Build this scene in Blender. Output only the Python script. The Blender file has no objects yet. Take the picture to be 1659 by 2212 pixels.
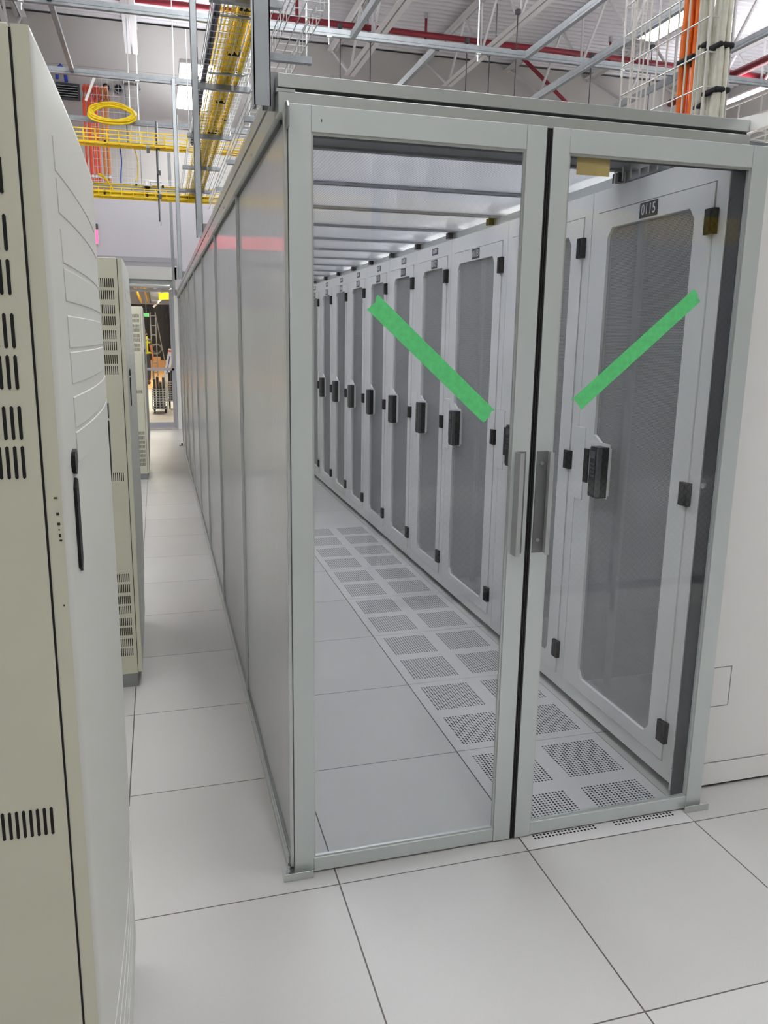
import bpy, bmesh, math, random
from mathutils import Vector, Matrix
random.seed(7)
SC = bpy.context.scene
COL = SC.collection
T = 0.6096                                   # floor tile pitch

# ------------------------------------------------------------------ materials
def lin(c):
    r = []
    for v in c[:3]:
        v = v / 255.0
        r.append(v / 12.92 if v <= 0.04045 else ((v + 0.055) / 1.055) ** 2.4)
    return (r[0], r[1], r[2], 1.0)

def new_mat(name):
    m = bpy.data.materials.new(name); m.use_nodes = True
    nt = m.node_tree; nt.nodes.clear()
    out = nt.nodes.new('ShaderNodeOutputMaterial')
    return m, nt, out

def N(nt, t, **kw):
    n = nt.nodes.new(t)
    for k, v in kw.items(): setattr(n, k, v)
    return n

def math_n(nt, op, a, b=None, c=None):
    n = N(nt, 'ShaderNodeMath', operation=op)
    for i, v in enumerate((a, b, c)):
        if v is None: continue
        if isinstance(v, (int, float)): n.inputs[i].default_value = v
        else: nt.links.new(v, n.inputs[i])
    return n.outputs[0]

def pbr(name, rgb, rough=0.5, metal=0.0, noise=0.0, nscale=8.0, bump=0.0, bscale=300.0, spec=0.5):
    m, nt, out = new_mat(name)
    p = N(nt, 'ShaderNodeBsdfPrincipled')
    p.inputs['Base Color'].default_value = lin(rgb)
    p.inputs['Roughness'].default_value = rough
    p.inputs['Metallic'].default_value = metal
    p.inputs['Specular IOR Level'].default_value = spec
    tc = N(nt, 'ShaderNodeTexCoord')
    if noise > 0:
        nz = N(nt, 'ShaderNodeTexNoise'); nz.inputs['Scale'].default_value = nscale; nz.inputs['Detail'].default_value = 5
        nt.links.new(tc.outputs['Object'], nz.inputs['Vector'])
        cr = N(nt, 'ShaderNodeValToRGB')
        a = lin([v * (1 - noise) for v in rgb]); b = lin([min(255, v * (1 + noise)) for v in rgb])
        cr.color_ramp.elements[0].color = a; cr.color_ramp.elements[1].color = b
        cr.color_ramp.elements[0].position = 0.3; cr.color_ramp.elements[1].position = 0.7
        nt.links.new(nz.outputs['Fac'], cr.inputs['Fac'])
        nt.links.new(cr.outputs['Color'], p.inputs['Base Color'])
    if bump > 0:
        nz = N(nt, 'ShaderNodeTexNoise'); nz.inputs['Scale'].default_value = bscale
        nt.links.new(tc.outputs['Object'], nz.inputs['Vector'])
        bp = N(nt, 'ShaderNodeBump'); bp.inputs['Strength'].default_value = bump; bp.inputs['Distance'].default_value = 0.002
        nt.links.new(nz.outputs['Fac'], bp.inputs['Height'])
        nt.links.new(bp.outputs['Normal'], p.inputs['Normal'])
    nt.links.new(p.outputs[0], out.inputs[0])
    return m

def emis(name, rgb, s):
    m, nt, out = new_mat(name)
    e = N(nt, 'ShaderNodeEmission'); e.inputs[0].default_value = lin(rgb); e.inputs[1].default_value = s
    nt.links.new(e.outputs[0], out.inputs[0]); return m

def mat_floor():
    m, nt, out = new_mat('floor_tiles')
    p = N(nt, 'ShaderNodeBsdfPrincipled'); p.inputs['Roughness'].default_value = 0.36
    g = N(nt, 'ShaderNodeNewGeometry'); s = N(nt, 'ShaderNodeSeparateXYZ')
    nt.links.new(g.outputs['Position'], s.inputs[0])
    def seam(o, w):
        f = math_n(nt, 'FRACT', math_n(nt, 'DIVIDE', math_n(nt, 'ADD', o, T * 60), T))
        d = math_n(nt, 'MINIMUM', f, math_n(nt, 'SUBTRACT', 1.0, f))
        return math_n(nt, 'LESS_THAN', d, w / T)
    sm = math_n(nt, 'MAXIMUM', seam(s.outputs[0], 0.0022), seam(s.outputs[1], 0.0019))
    # tile to tile tone and fine speckle of the laminate
    fx = math_n(nt, 'FLOOR', math_n(nt, 'DIVIDE', s.outputs[0], T)); fy = math_n(nt, 'FLOOR', math_n(nt, 'DIVIDE', s.outputs[1], T))
    cb = N(nt, 'ShaderNodeCombineXYZ'); nt.links.new(fx, cb.inputs[0]); nt.links.new(fy, cb.inputs[1])
    wn = N(nt, 'ShaderNodeTexWhiteNoise'); nt.links.new(cb.outputs[0], wn.inputs[0])
    nz = N(nt, 'ShaderNodeTexNoise'); nz.inputs['Scale'].default_value = 420; nz.inputs['Detail'].default_value = 2
    nt.links.new(g.outputs['Position'], nz.inputs['Vector'])
    nb = N(nt, 'ShaderNodeTexNoise'); nb.inputs['Scale'].default_value = 3; nb.inputs['Detail'].default_value = 6
    nt.links.new(g.outputs['Position'], nb.inputs['Vector'])
    t = math_n(nt, 'ADD', math_n(nt, 'MULTIPLY', wn.outputs[0], 0.25), math_n(nt, 'MULTIPLY', nz.outputs['Fac'], 0.5))
    t = math_n(nt, 'ADD', t, math_n(nt, 'MULTIPLY', nb.outputs['Fac'], 0.25))
    cr = N(nt, 'ShaderNodeValToRGB'); cr.color_ramp.elements[0].position = 0.2; cr.color_ramp.elements[1].position = 0.8
    cr.color_ramp.elements[0].color = lin((180, 178, 175)); cr.color_ramp.elements[1].color = lin((198, 197, 195))
    nt.links.new(t, cr.inputs['Fac'])
    mx = N(nt, 'ShaderNodeMix', data_type='RGBA'); nt.links.new(sm, mx.inputs[0])
    nt.links.new(cr.outputs[0], mx.inputs[6]); mx.inputs[7].default_value = lin((84, 78, 72))
    nt.links.new(mx.outputs[2], p.inputs['Base Color'])
    nt.links.new(p.outputs[0], out.inputs[0]); return m

def mat_perf_tile():
    """round holes in four square fields, cut in the tile's own coordinates"""
    m, nt, out = new_mat('perforated_steel')
    p = N(nt, 'ShaderNodeBsdfPrincipled'); p.inputs['Roughness'].default_value = 0.4
    p.inputs['Base Color'].default_value = lin((200, 198, 198))
    tc = N(nt, 'ShaderNodeTexCoord'); s = N(nt, 'ShaderNodeSeparateXYZ'); nt.links.new(tc.outputs['Object'], s.inputs[0])
    pitch = 0.0128; n = 18; half = n * pitch / 2; cen = 0.1475
    def field(o):
        a = math_n(nt, 'SUBTRACT', math_n(nt, 'ABSOLUTE', o), cen)      # coordinate inside the field
        ins = math_n(nt, 'LESS_THAN', math_n(nt, 'ABSOLUTE', a), half)
        f = math_n(nt, 'SUBTRACT', math_n(nt, 'FRACT', math_n(nt, 'DIVIDE', math_n(nt, 'ADD', a, half + pitch * 40), pitch)), 0.5)
        return ins, f
    ix, fx = field(s.outputs[0]); iy, fy = field(s.outputs[1])
    r = math_n(nt, 'SQRT', math_n(nt, 'ADD', math_n(nt, 'MULTIPLY', fx, fx), math_n(nt, 'MULTIPLY', fy, fy)))
    h = math_n(nt, 'MULTIPLY', math_n(nt, 'LESS_THAN', r, 0.31), math_n(nt, 'MULTIPLY', ix, iy))
    d = N(nt, 'ShaderNodeBsdfDiffuse'); d.inputs[0].default_value = lin((40, 38, 38))  # dark dots paint the shade inside the holes
    mx = N(nt, 'ShaderNodeMixShader'); nt.links.new(h, mx.inputs[0]); nt.links.new(p.outputs[0], mx.inputs[1]); nt.links.new(d.outputs[0], mx.inputs[2])
    nt.links.new(mx.outputs[0], out.inputs[0]); return m

def mat_rack_mesh():
    """hexagonal perforation, holes open into the rack"""
    m, nt, out = new_mat('perforated_door_steel')
    p = N(nt, 'ShaderNodeBsdfPrincipled'); p.inputs['Roughness'].default_value = 0.45
    p.inputs['Base Color'].default_value = lin((196, 196, 196))
    tc = N(nt, 'ShaderNodeTexCoord'); s = N(nt, 'ShaderNodeSeparateXYZ'); nt.links.new(tc.outputs['Object'], s.inputs[0])
    pt = 0.0062
    v = math_n(nt, 'DIVIDE', math_n(nt, 'ADD', s.outputs[2], 5.0), pt * 0.866)
    row = math_n(nt, 'FLOOR', v); odd = math_n(nt, 'MULTIPLY', math_n(nt, 'MODULO', row, 2.0), 0.5)
    u = math_n(nt, 'ADD', math_n(nt, 'DIVIDE', math_n(nt, 'ADD', s.outputs[1], 5.0), pt), odd)
    fu = math_n(nt, 'SUBTRACT', math_n(nt, 'FRACT', u), 0.5); fv = math_n(nt, 'MULTIPLY', math_n(nt, 'SUBTRACT', math_n(nt, 'FRACT', v), 0.5), 0.866)
    r = math_n(nt, 'SQRT', math_n(nt, 'ADD', math_n(nt, 'MULTIPLY', fu, fu), math_n(nt, 'MULTIPLY', fv, fv)))
    h = math_n(nt, 'LESS_THAN', r, 0.385)
    t = N(nt, 'ShaderNodeBsdfTransparent')
    mx = N(nt, 'ShaderNodeMixShader'); nt.links.new(h, mx.inputs[0]); nt.links.new(p.outputs[0], mx.inputs[1]); nt.links.new(t.outputs[0], mx.inputs[2])
    nt.links.new(mx.outputs[0], out.inputs[0]); return m

def mat_glass(name='clear_glass', tint=(250, 252, 252), ior=1.5):
    m, nt, out = new_mat(name)
    t = N(nt, 'ShaderNodeBsdfTransparent'); t.inputs[0].default_value = lin(tint)
    g = N(nt, 'ShaderNodeBsdfGlossy'); g.inputs['Roughness'].default_value = 0.0
    lw = N(nt, 'ShaderNodeLayerWeight'); lw.inputs[0].default_value = 0.5
    f0 = ((ior-1)/(ior+1))**2
    fr = math_n(nt, 'ADD', math_n(nt, 'MULTIPLY', math_n(nt, 'POWER', lw.outputs['Facing'], 5.0), 1-f0), f0)
    mx = N(nt, 'ShaderNodeMixShader')
    nt.links.new(fr, mx.inputs[0]); nt.links.new(t.outputs[0], mx.inputs[1]); nt.links.new(g.outputs[0], mx.inputs[2])
    nt.links.new(mx.outputs[0], out.inputs[0]); return m

def mat_side_panel():
    """twin-wall polycarbonate: milky, glossy, upright flutes spread its reflections sideways"""
    m, nt, out = new_mat('milky_polycarbonate')
    p = N(nt, 'ShaderNodeBsdfPrincipled'); p.inputs['Base Color'].default_value = lin((206, 207, 208))
    p.inputs['Roughness'].default_value = 0.035; p.inputs['IOR'].default_value = 2.0
    tr = N(nt, 'ShaderNodeBsdfTranslucent'); tr.inputs[0].default_value = lin((245, 245, 245))
    tc = N(nt, 'ShaderNodeTexCoord'); s = N(nt, 'ShaderNodeSeparateXYZ'); nt.links.new(tc.outputs['Object'], s.inputs[0])
    sn = math_n(nt, 'SINE', math_n(nt, 'MULTIPLY', s.outputs[1], 2 * math.pi / 0.011))
    nz = N(nt, 'ShaderNodeTexNoise'); nz.inputs['Scale'].default_value = 2.2
    mpg = N(nt, 'ShaderNodeMapping'); mpg.inputs['Scale'].default_value = (1.0, 1.0, 0.12)
    nt.links.new(tc.outputs['Object'], mpg.inputs['Vector']); nt.links.new(mpg.outputs['Vector'], nz.inputs['Vector'])
    hgt = math_n(nt, 'ADD', math_n(nt, 'MULTIPLY', sn, 0.00012), math_n(nt, 'MULTIPLY', nz.outputs['Fac'], 0.004))
    bp = N(nt, 'ShaderNodeBump'); bp.inputs['Strength'].default_value = 1.0; bp.inputs['Distance'].default_value = 1.0
    nt.links.new(hgt, bp.inputs['Height']); nt.links.new(bp.outputs['Normal'], p.inputs['Normal'])
    mx = N(nt, 'ShaderNodeMixShader'); mx.inputs[0].default_value = 0.28
    nt.links.new(p.outputs[0], mx.inputs[1]); nt.links.new(tr.outputs[0], mx.inputs[2])
    nt.links.new(mx.outputs[0], out.inputs[0]); return m

def mat_roof_panel():
    m, nt, out = new_mat('ribbed_polycarbonate')
    tc = N(nt, 'ShaderNodeTexCoord'); s = N(nt, 'ShaderNodeSeparateXYZ'); nt.links.new(tc.outputs['Object'], s.inputs[0])
    f = math_n(nt, 'FRACT', math_n(nt, 'DIVIDE', math_n(nt, 'ADD', s.outputs[0], 5.0), 0.0125))
    rib = math_n(nt, 'LESS_THAN', f, 0.42)
    tl = N(nt, 'ShaderNodeBsdfTranslucent'); tl.inputs[0].default_value = lin((240, 241, 247))
    rf = N(nt, 'ShaderNodeBsdfRefraction'); rf.inputs['Roughness'].default_value = 0.42; rf.inputs['IOR'].default_value = 1.06
    rf.inputs[0].default_value = lin((250, 250, 254))
    a = N(nt, 'ShaderNodeMixShader')
    rcol = N(nt, 'ShaderNodeMix', data_type='RGBA'); nt.links.new(math_n(nt, 'LESS_THAN', f, 0.28), rcol.inputs[0]); rcol.inputs[6].default_value = lin((252, 252, 255)); rcol.inputs[7].default_value = lin((176, 177, 188)); nt.links.new(rcol.outputs[2], rf.inputs[0])
    fac = math_n(nt, 'ADD', math_n(nt, 'MULTIPLY', rib, 0.22), 0.06)
    nt.links.new(fac, a.inputs[0]); nt.links.new(rf.outputs[0], a.inputs[1]); nt.links.new(tl.outputs[0], a.inputs[2])
    df = N(nt, 'ShaderNodeBsdfDiffuse'); df.inputs[0].default_value = lin((205, 205, 214))
    b = N(nt, 'ShaderNodeMixShader'); b.inputs[0].default_value = 0.03
    nt.links.new(a.outputs[0], b.inputs[1]); nt.links.new(df.outputs[0], b.inputs[2])
    gl = N(nt, 'ShaderNodeBsdfGlossy'); gl.inputs['Roughness'].default_value = 0.15
    lw = N(nt, 'ShaderNodeLayerWeight'); lw.inputs[0].default_value = 0.5
    fr = math_n(nt, 'ADD', math_n(nt, 'MULTIPLY', math_n(nt, 'POWER', lw.outputs['Facing'], 5.0), 0.9), 0.04)
    c = N(nt, 'ShaderNodeMixShader'); nt.links.new(fr, c.inputs[0]); nt.links.new(b.outputs[0], c.inputs[1]); nt.links.new(gl.outputs[0], c.inputs[2])
    nt.links.new(c.outputs[0], out.inputs[0]); return m

def mat_wall(name, rgb, z0=2.2, step=2.0, line=0.012):
    m, nt, out = new_mat(name)
    p = N(nt, 'ShaderNodeBsdfPrincipled'); p.inputs['Roughness'].default_value = 0.8
    g = N(nt, 'ShaderNodeNewGeometry'); s = N(nt, 'ShaderNodeSeparateXYZ'); nt.links.new(g.outputs['Position'], s.inputs[0])
    f = math_n(nt, 'FRACT', math_n(nt, 'DIVIDE', math_n(nt, 'ADD', s.outputs[2], 20 * step - z0), step))
    l = math_n(nt, 'LESS_THAN', f, line / step)
    nz = N(nt, 'ShaderNodeTexNoise'); nz.inputs['Scale'].default_value = 1.5; nt.links.new(g.outputs['Position'], nz.inputs['Vector'])
    mx = N(nt, 'ShaderNodeMix', data_type='RGBA'); nt.links.new(nz.outputs['Fac'], mx.inputs[0])
    mx.inputs[6].default_value = lin([v * 0.985 for v in rgb]); mx.inputs[7].default_value = lin(rgb)
    m2 = N(nt, 'ShaderNodeMix', data_type='RGBA'); nt.links.new(l, m2.inputs[0]); nt.links.new(mx.outputs[2], m2.inputs[6])
    m2.inputs[7].default_value = lin([v * 0.86 for v in rgb])
    nt.links.new(m2.outputs[2], p.inputs['Base Color']); nt.links.new(p.outputs[0], out.inputs[0]); return m

M = {}
M['floor'] = mat_floor()
M['perf'] = mat_perf_tile()
M['rackmesh'] = mat_rack_mesh()
M['glass'] = mat_glass()
M['sidepanel'] = mat_side_panel()
M['roofpanel'] = mat_roof_panel()
M['alu'] = pbr('brushed_aluminium', (200, 205, 203), 0.34, 0.75, noise=0.015, nscale=3)
M['alu_dk'] = pbr('dull_aluminium', (150, 153, 154), 0.4, 0.7)
M['alu_frame'] = pbr('anodised_door_frame', (202, 209, 208), 0.42, 0.35, noise=0.01, nscale=2)
M['rack'] = pbr('rack_paint', (236, 235, 233), 0.42, 0, bump=0.04)
M['rack_in'] = pbr('rack_inner_steel', (126, 126, 128), 0.6)
M['rail_in'] = pbr('rack_rail_zinc', (178, 178, 176), 0.5, 0.3)
M['black'] = pbr('black_plastic', (12, 12, 14), 0.3, spec=0.25)
M['rubber'] = pbr('black_rubber', (14, 14, 15), 0.5)
M['barGrey'] = pbr('grey_roof_bar', (120, 123, 128), 0.5)
M['shaded_plate'] = pbr('shaded_handle_plate', (120, 121, 122), 0.45, 0.15)  # recessed shading of the handle plate put into a darker colour
M['pull'] = pbr('pull_handle_aluminium', (170, 172, 172), 0.5, 0.15)
M['dkgrey'] = pbr('dark_grey_steel', (70, 72, 75), 0.45)
M['beige'] = pbr('beige_cabinet_paint', (202, 200, 181), 0.42, 0, noise=0.01, nscale=3, bump=0.03)
M['beige_grey'] = pbr('warm_grey_door_face', (198, 198, 192), 0.4, 0, bump=0.03)
M['hole'] = pbr('dark_slot', (10, 10, 10), 0.8)
M['tape'] = pbr('green_masking_tape', (100, 212, 130), 0.8, 0, noise=0.04, nscale=60, bump=0.15, bscale=200)
M['galv'] = pbr('galvanised_steel', (132, 136, 140), 0.45, 0.6, noise=0.05, nscale=20)
M['galvpost'] = pbr('pale_galvanised_post', (164, 170, 174), 0.45, 0.35, noise=0.03, nscale=12)
M['zinc'] = pbr('bright_zinc', (206, 209, 211), 0.3, 0.8)
M['whitewire'] = pbr('zinc_basket_wire', (205, 205, 200), 0.4, 0.45)
M['yellow'] = pbr('yellow_powder_coat', (240, 204, 20), 0.45)
M['yellowcable'] = pbr('yellow_fibre_cable', (232, 200, 24), 0.4, noise=0.06, nscale=14)
M['orangecable'] = pbr('orange_cable', (248, 122, 34), 0.45, noise=0.06, nscale=30)
M['creamcable'] = pbr('cream_cable', (214, 211, 196), 0.5, noise=0.05, nscale=30)
M['darkcable'] = pbr('navy_cable', (58, 60, 84), 0.5)
M['strap'] = pbr('black_hook_strap', (26, 26, 30), 0.8)
M['innerduct'] = pbr('orange_innerduct', (232, 84, 48), 0.5)
M['innerduct_tan'] = pbr('tan_innerduct', (206, 128, 70), 0.5)
M['redpipe'] = pbr('red_sprinkler_pipe', (132, 26, 42), 0.45)
M['joist'] = pbr('white_joist_paint', (214, 212, 212), 0.6)
M['deck'] = pbr('white_roof_deck', (206, 204, 207), 0.55)
M['wall'] = mat_wall('tilt_up_wall', (184, 181, 177), 6.25, 3.4)
M['wallw'] = pbr('white_plaster', (214, 212, 220), 0.7)
M['trimgrey'] = pbr('grey_trim', (176, 176, 184), 0.6)
M['housing'] = pbr('fixture_housing', (222, 222, 222), 0.4)
M['lamp'] = emis('lamp_diffuser', (251, 253, 252), 13.0)
M['fill_glow'] = emis('fill_uplight_glow', (248, 249, 255), 26.0)  # upward glow added to brighten the roof deck, no known lens
M['lamp2'] = emis('hall_lamp_diffuser', (255, 246, 228), 62.0)
M['exit'] = emis('lit_red_sign', (255, 40, 70), 6.0)
M['exitg'] = emis('lit_green_sign', (60, 190, 90), 1.2)
M['plate'] = pbr('label_black', (38, 38, 42), 0.4)
M['plateblue'] = pbr('label_slate', (84, 84, 100), 0.45)
M['lettering'] = pbr('label_white', (232, 232, 232), 0.5)
M['sticker'] = pbr('yellow_sticker', (206, 178, 112), 0.6)
M['plywood'] = pbr('plywood_deck', (226, 176, 112), 0.7, noise=0.06, nscale=2)
M['curtain'] = pbr('black_curtain', (40, 38, 42), 0.9)
M['wirewhite'] = pbr('white_wire', (226, 230, 230), 0.45)
M['skin'] = pbr('skin', (206, 140, 110), 0.55)
M['shirt'] = pbr('grey_shirt', (92, 88, 84), 0.8)
M['hivis'] = pbr('hi_vis_yellow', (222, 236, 60), 0.7)
M['jeans'] = pbr('blue_jeans', (62, 66, 82), 0.85)
M['boots'] = pbr('brown_boots', (92, 66, 44), 0.7)
M['hair'] = pbr('brown_hair', (70, 50, 38), 0.7)
M['redcloth'] = pbr('red_cloth', (196, 30, 60), 0.7)
M['bluecable'] = pbr('blue_cable', (40, 76, 190), 0.5)
M['signred'] = pbr('sign_red_print', (224, 70, 60), 0.5)
M['signwhite'] = pbr('sign_board', (240, 240, 238), 0.4)
M['cardboard'] = pbr('cardboard', (196, 160, 120), 0.8)
M['chip'] = pbr('bare_primer', (40, 36, 30), 0.7)
M['darkpanel'] = pbr('dark_server_face', (44, 46, 50), 0.5)

# ------------------------------------------------------------------ mesh builder
class MB:
    def __init__(s): s.v = []; s.f = []; s.mi = []
    def face(s, idx, mi=0): s.f.append(idx); s.mi.append(mi)
    def box(s, lo, hi, mi=0):
        b = len(s.v); (x0, y0, z0), (x1, y1, z1) = lo, hi
        s.v += [(x0,y0,z0),(x1,y0,z0),(x1,y1,z0),(x0,y1,z0),(x0,y0,z1),(x1,y0,z1),(x1,y1,z1),(x0,y1,z1)]
        for q in ((0,3,2,1),(4,5,6,7),(0,1,5,4),(1,2,6,5),(2,3,7,6),(3,0,4,7)): s.face([b+i for i in q], mi)
        return s
    def obox(s, c, size, mat3, mi=0):
        b = len(s.v); hx, hy, hz = [q/2 for q in size]
        for x,y,z in ((-hx,-hy,-hz),(hx,-hy,-hz),(hx,hy,-hz),(-hx,hy,-hz),(-hx,-hy,hz),(hx,-hy,hz),(hx,hy,hz),(-hx,hy,hz)):
            s.v.append(tuple(Vector(c) + mat3 @ Vector((x,y,z))))
        for q in ((0,3,2,1),(4,5,6,7),(0,1,5,4),(1,2,6,5),(2,3,7,6),(3,0,4,7)): s.face([b+i for i in q], mi)
        return s
    def tube(s, pts, r, n=6, cap=True, mi=0, closed=False):
        pts = [Vector(p) for p in pts]; b = len(s.v); m = len(pts)
        for i, p in enumerate(pts):
            if closed: d = pts[(i+1) % m] - pts[i-1]
            else: d = (pts[min(i+1, m-1)] - pts[max(i-1, 0)])
            d.normalize()
            up = Vector((0,0,1)) if abs(d.z) < 0.92 else Vector((0,1,0))
            a = d.cross(up).normalized(); c = a.cross(d).normalized()
            rr = r[i] if isinstance(r, (list, tuple)) else r
            for k in range(n):
                t = 2*math.pi*(k+0.5)/n
                s.v.append(tuple(p + a*math.cos(t)*rr + c*math.sin(t)*rr))
        for i in range(m if closed else m-1):
            j = (i+1) % m
            for k in range(n):
                k2 = (k+1) % n
                s.face([b+i*n+k, b+i*n+k2, b+j*n+k2, b+j*n+k], mi)
        if cap and not closed:
            s.face([b+k for k in range(n)][::-1], mi); s.face([b+(m-1)*n+k for k in range(n)], mi)
        return s
    def bar(s, p0, p1, w, h, mi=0, up=(0,0,1)):
        p0, p1 = Vector(p0), Vector(p1); d = p1-p0; L = d.length; d.normalize()
        u = Vector(up)
        if abs(d.dot(u)) > 0.95: u = Vector((0,1,0))
        a = d.cross(u).normalized(); c = a.cross(d).normalized()
        m3 = Matrix((a, d, c)).transposed()
        return s.obox((p0+p1)/2, (w, L, h), m3, mi)
    def poly(s, pts, off, mi=0):
        """extrude a planar polygon by the vector off"""
        b = len(s.v); n = len(pts); off = Vector(off)
        s.v += [tuple(p) for p in pts] + [tuple(Vector(p)+off) for p in pts]
        s.face([b+i for i in range(n)][::-1], mi); s.face([b+n+i for i in range(n)], mi)
        for i in range(n):
            j = (i+1) % n; s.face([b+i, b+j, b+n+j, b+n+i], mi)
        return s
    def ring_plate(s, outer, inner, off, mi=0):
        """flat plate with a hole: outer and inner loops of equal length, extruded by off"""
        b = len(s.v); n = len(outer); off = Vector(off)
        for L in (outer, inner): s.v += [tuple(p) for p in L]
        for L in (outer, inner): s.v += [tuple(Vector(p)+off) for p in L]
        for i in range(n):
            j = (i+1) % n
            s.face([b+i, b+n+i, b+n+j, b+j], mi)
            s.face([b+2*n+i, b+2*n+j, b+3*n+j, b+3*n+i], mi)
            s.face([b+i, b+j, b+2*n+j, b+2*n+i], mi)
            s.face([b+n+i, b+3*n+i, b+3*n+j, b+n+j], mi)
        return s
    def add_mesh(s, me, mat4, mi=0):
        b = len(s.v)
        for v in me.vertices: s.v.append(tuple(mat4 @ v.co))
        for p in me.polygons: s.face([b+i for i in p.vertices], mi)
        return s
    def build(s, name, mats, parent=None, off=(0,0,0), smooth=False, bevel=0.0, label=None):
        me = bpy.data.meshes.new(name)
        o3 = Vector(off)
        me.from_pydata([tuple(Vector(v)-o3) for v in s.v], [], s.f)
        if not isinstance(mats, (list, tuple)): mats = [mats]
        for m in mats: me.materials.append(m)
        for p, i in zip(me.polygons, s.mi): p.material_index = i
        bm = bmesh.new(); bm.from_mesh(me); bmesh.ops.recalc_face_normals(bm, faces=bm.faces); bm.to_mesh(me); bm.free()
        if smooth:
            for p in me.polygons: p.use_smooth = True
        me.update()
        ob = bpy.data.objects.new(name, me); COL.objects.link(ob)
        if parent is not None: ob.parent = parent
        else: ob.location = o3
        if bevel > 0:
            bv = ob.modifiers.new('bevel', 'BEVEL'); bv.width = bevel; bv.segments = 2; bv.limit_method = 'ANGLE'
        if label: ob['label'] = label
        return ob

def tag(o, label, cat, group=None, kind=None):
    o['label'] = label; o['category'] = cat
    if group: o['group'] = group
    if kind: o['kind'] = kind
    return o

def thing(name, label, cat, loc=(0,0,0), group=None):
    e = bpy.data.objects.new(name, None); COL.objects.link(e); e.location = loc; e.empty_display_size = 0.1
    return tag(e, label, cat, group)

def struct(o, label=None):
    o['kind'] = 'structure'
    if label: o['label'] = label
    return o

def B(lo, hi): return MB().box(lo, hi)

_txt = {}
def text_mesh(s, size):
    k = (s, size)
    if k not in _txt:
        cu = bpy.data.curves.new('lettering', 'FONT'); cu.body = s; cu.size = size; cu.align_x = 'CENTER'; cu.align_y = 'CENTER'
        cu.extrude = 0.0006; cu.resolution_u = 3
        ob = bpy.data.objects.new('lettering', cu); COL.objects.link(ob)
        dg = bpy.context.evaluated_depsgraph_get()
        me = bpy.data.meshes.new_from_object(ob.evaluated_get(dg))
        bpy.data.objects.remove(ob); _txt[k] = me
    return _txt[k]

ORD = ['first','second','third','fourth','fifth','sixth','seventh','eighth','ninth','tenth','eleventh','twelfth']

# ------------------------------------------------------------------ camera
cam = bpy.data.cameras.new('camera'); co = bpy.data.objects.new('camera', cam); COL.objects.link(co)
right = Vector((0.9651, -0.2615, 0.0112)).normalized()
fwd = Vector((0.2584, 0.9449, -0.2008)).normalized()
up = right.cross(fwd).normalized(); right = fwd.cross(up).normalized()
mw = Matrix((right, up, -fwd)).transposed().to_4x4(); mw.translation = Vector((-0.4539, -1.9343, 1.5728))
co.matrix_world = mw
cam.sensor_fit = 'VERTICAL'; cam.sensor_height = 36.0; cam.lens = 36.0*1660.19/2212
cam.shift_x = 33.16/2212; cam.shift_y = -33.9/2212; cam.clip_start = 0.02; cam.clip_end = 200
SC.camera = co

# ------------------------------------------------------------------ room shell
RX0, RX1, RY0, RY1, RZ = -9.5, 12.0, -8.5, 13.8, 7.05
struct(B((RX0-.2, RY0-.2, -0.2), (RX1+.2, 11.8, 0.0)).build('floor', M['floor']), 'pale grey raised access floor of square tiles')
struct(B((RX0-.2, RY0-.2, 0), (RX0, RY1+.2, RZ)).build('wall_left', M['wall']))
struct(B((RX1, RY0-.2, 0), (RX1+.2, RY1+.2, RZ)).build('wall_right', M['wall']))
struct(B((RX0, RY0-.2, 0), (RX1, RY0, RZ)).build('wall_front', M['wall']))
DX0, DX1, DZ = -1.06, -0.135, 2.51      # glazed door opening in the low wall
w = MB(); w.box((RX0, RY1, 3.0), (RX1, RY1+.2, RZ)); w.box((RX0, RY1, 0), (-1.5, RY1+.2, 3.0)); w.box((0.8, RY1, 0), (RX1, RY1+.2, 3.0))
struct(w.build('wall_back', M['wall']), 'tall grey concrete wall at the far end')
# low white vestibule wall in front of it
VY = 11.8
w = MB(); w.box((-2.6, VY, 0), (DX0, VY+.14, 3.74)); w.box((DX1, VY, 0), (0.54, VY+.14, 3.74)); w.box((DX0, VY, DZ), (DX1, VY+.14, 3.74))
w.box((-2.6, VY+.14, 0), (-2.46, RY1, 3.74)); w.box((0.40, VY+.14, 0), (0.54, RY1, 3.74)); w.box((-2.6, VY, 3.74), (0.54, RY1, 3.82))
struct(w.build('wall_vestibule', M['wallw']), 'low white wall around the glazed door')
w = MB(); w.box((-1.6, VY-.03, 2.775), (-0.06, VY, 2.85)); w.box((-0.90, VY-.022, 2.70), (-0.06, VY, 2.775))
struct(w.build('trim_1', M['trimgrey']))
w = MB(); w.box((-0.142, VY-.05, 0), (-0.08, VY, 2.72)); w.box((DX0-.06, VY-.05, 0), (DX0, VY, 2.72)); w.box((DX0-.06, VY-.05, 2.5), (-0.08, VY, 2.7))
struct(w.build('trim_2', pbr('pale_casing', (218,218,214), 0.5)))
# corrugated roof deck, ribs across the hall
w = MB(); pitch = 0.155; y = RY0
prof = []
while y < RY1:
    prof += [(y, 7.05), (y+0.045, 7.05), (y+0.07, 7.10), (y+0.13, 7.10)]; y += pitch
b = 0
for (yy, zz) in prof: w.v += [(RX0, yy, zz), (RX1, yy, zz)]
for i in range(len(prof)-1): w.face([2*i, 2*i+1, 2*i+3, 2*i+2])
struct(w.build('ceiling', M['deck']), 'white corrugated steel roof deck')
struct(B((RX0-.2, RY0-.2, 7.12), (RX1+.2, RY1+.2, 7.3)).build('roof_slab', M['deck']))

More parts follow.
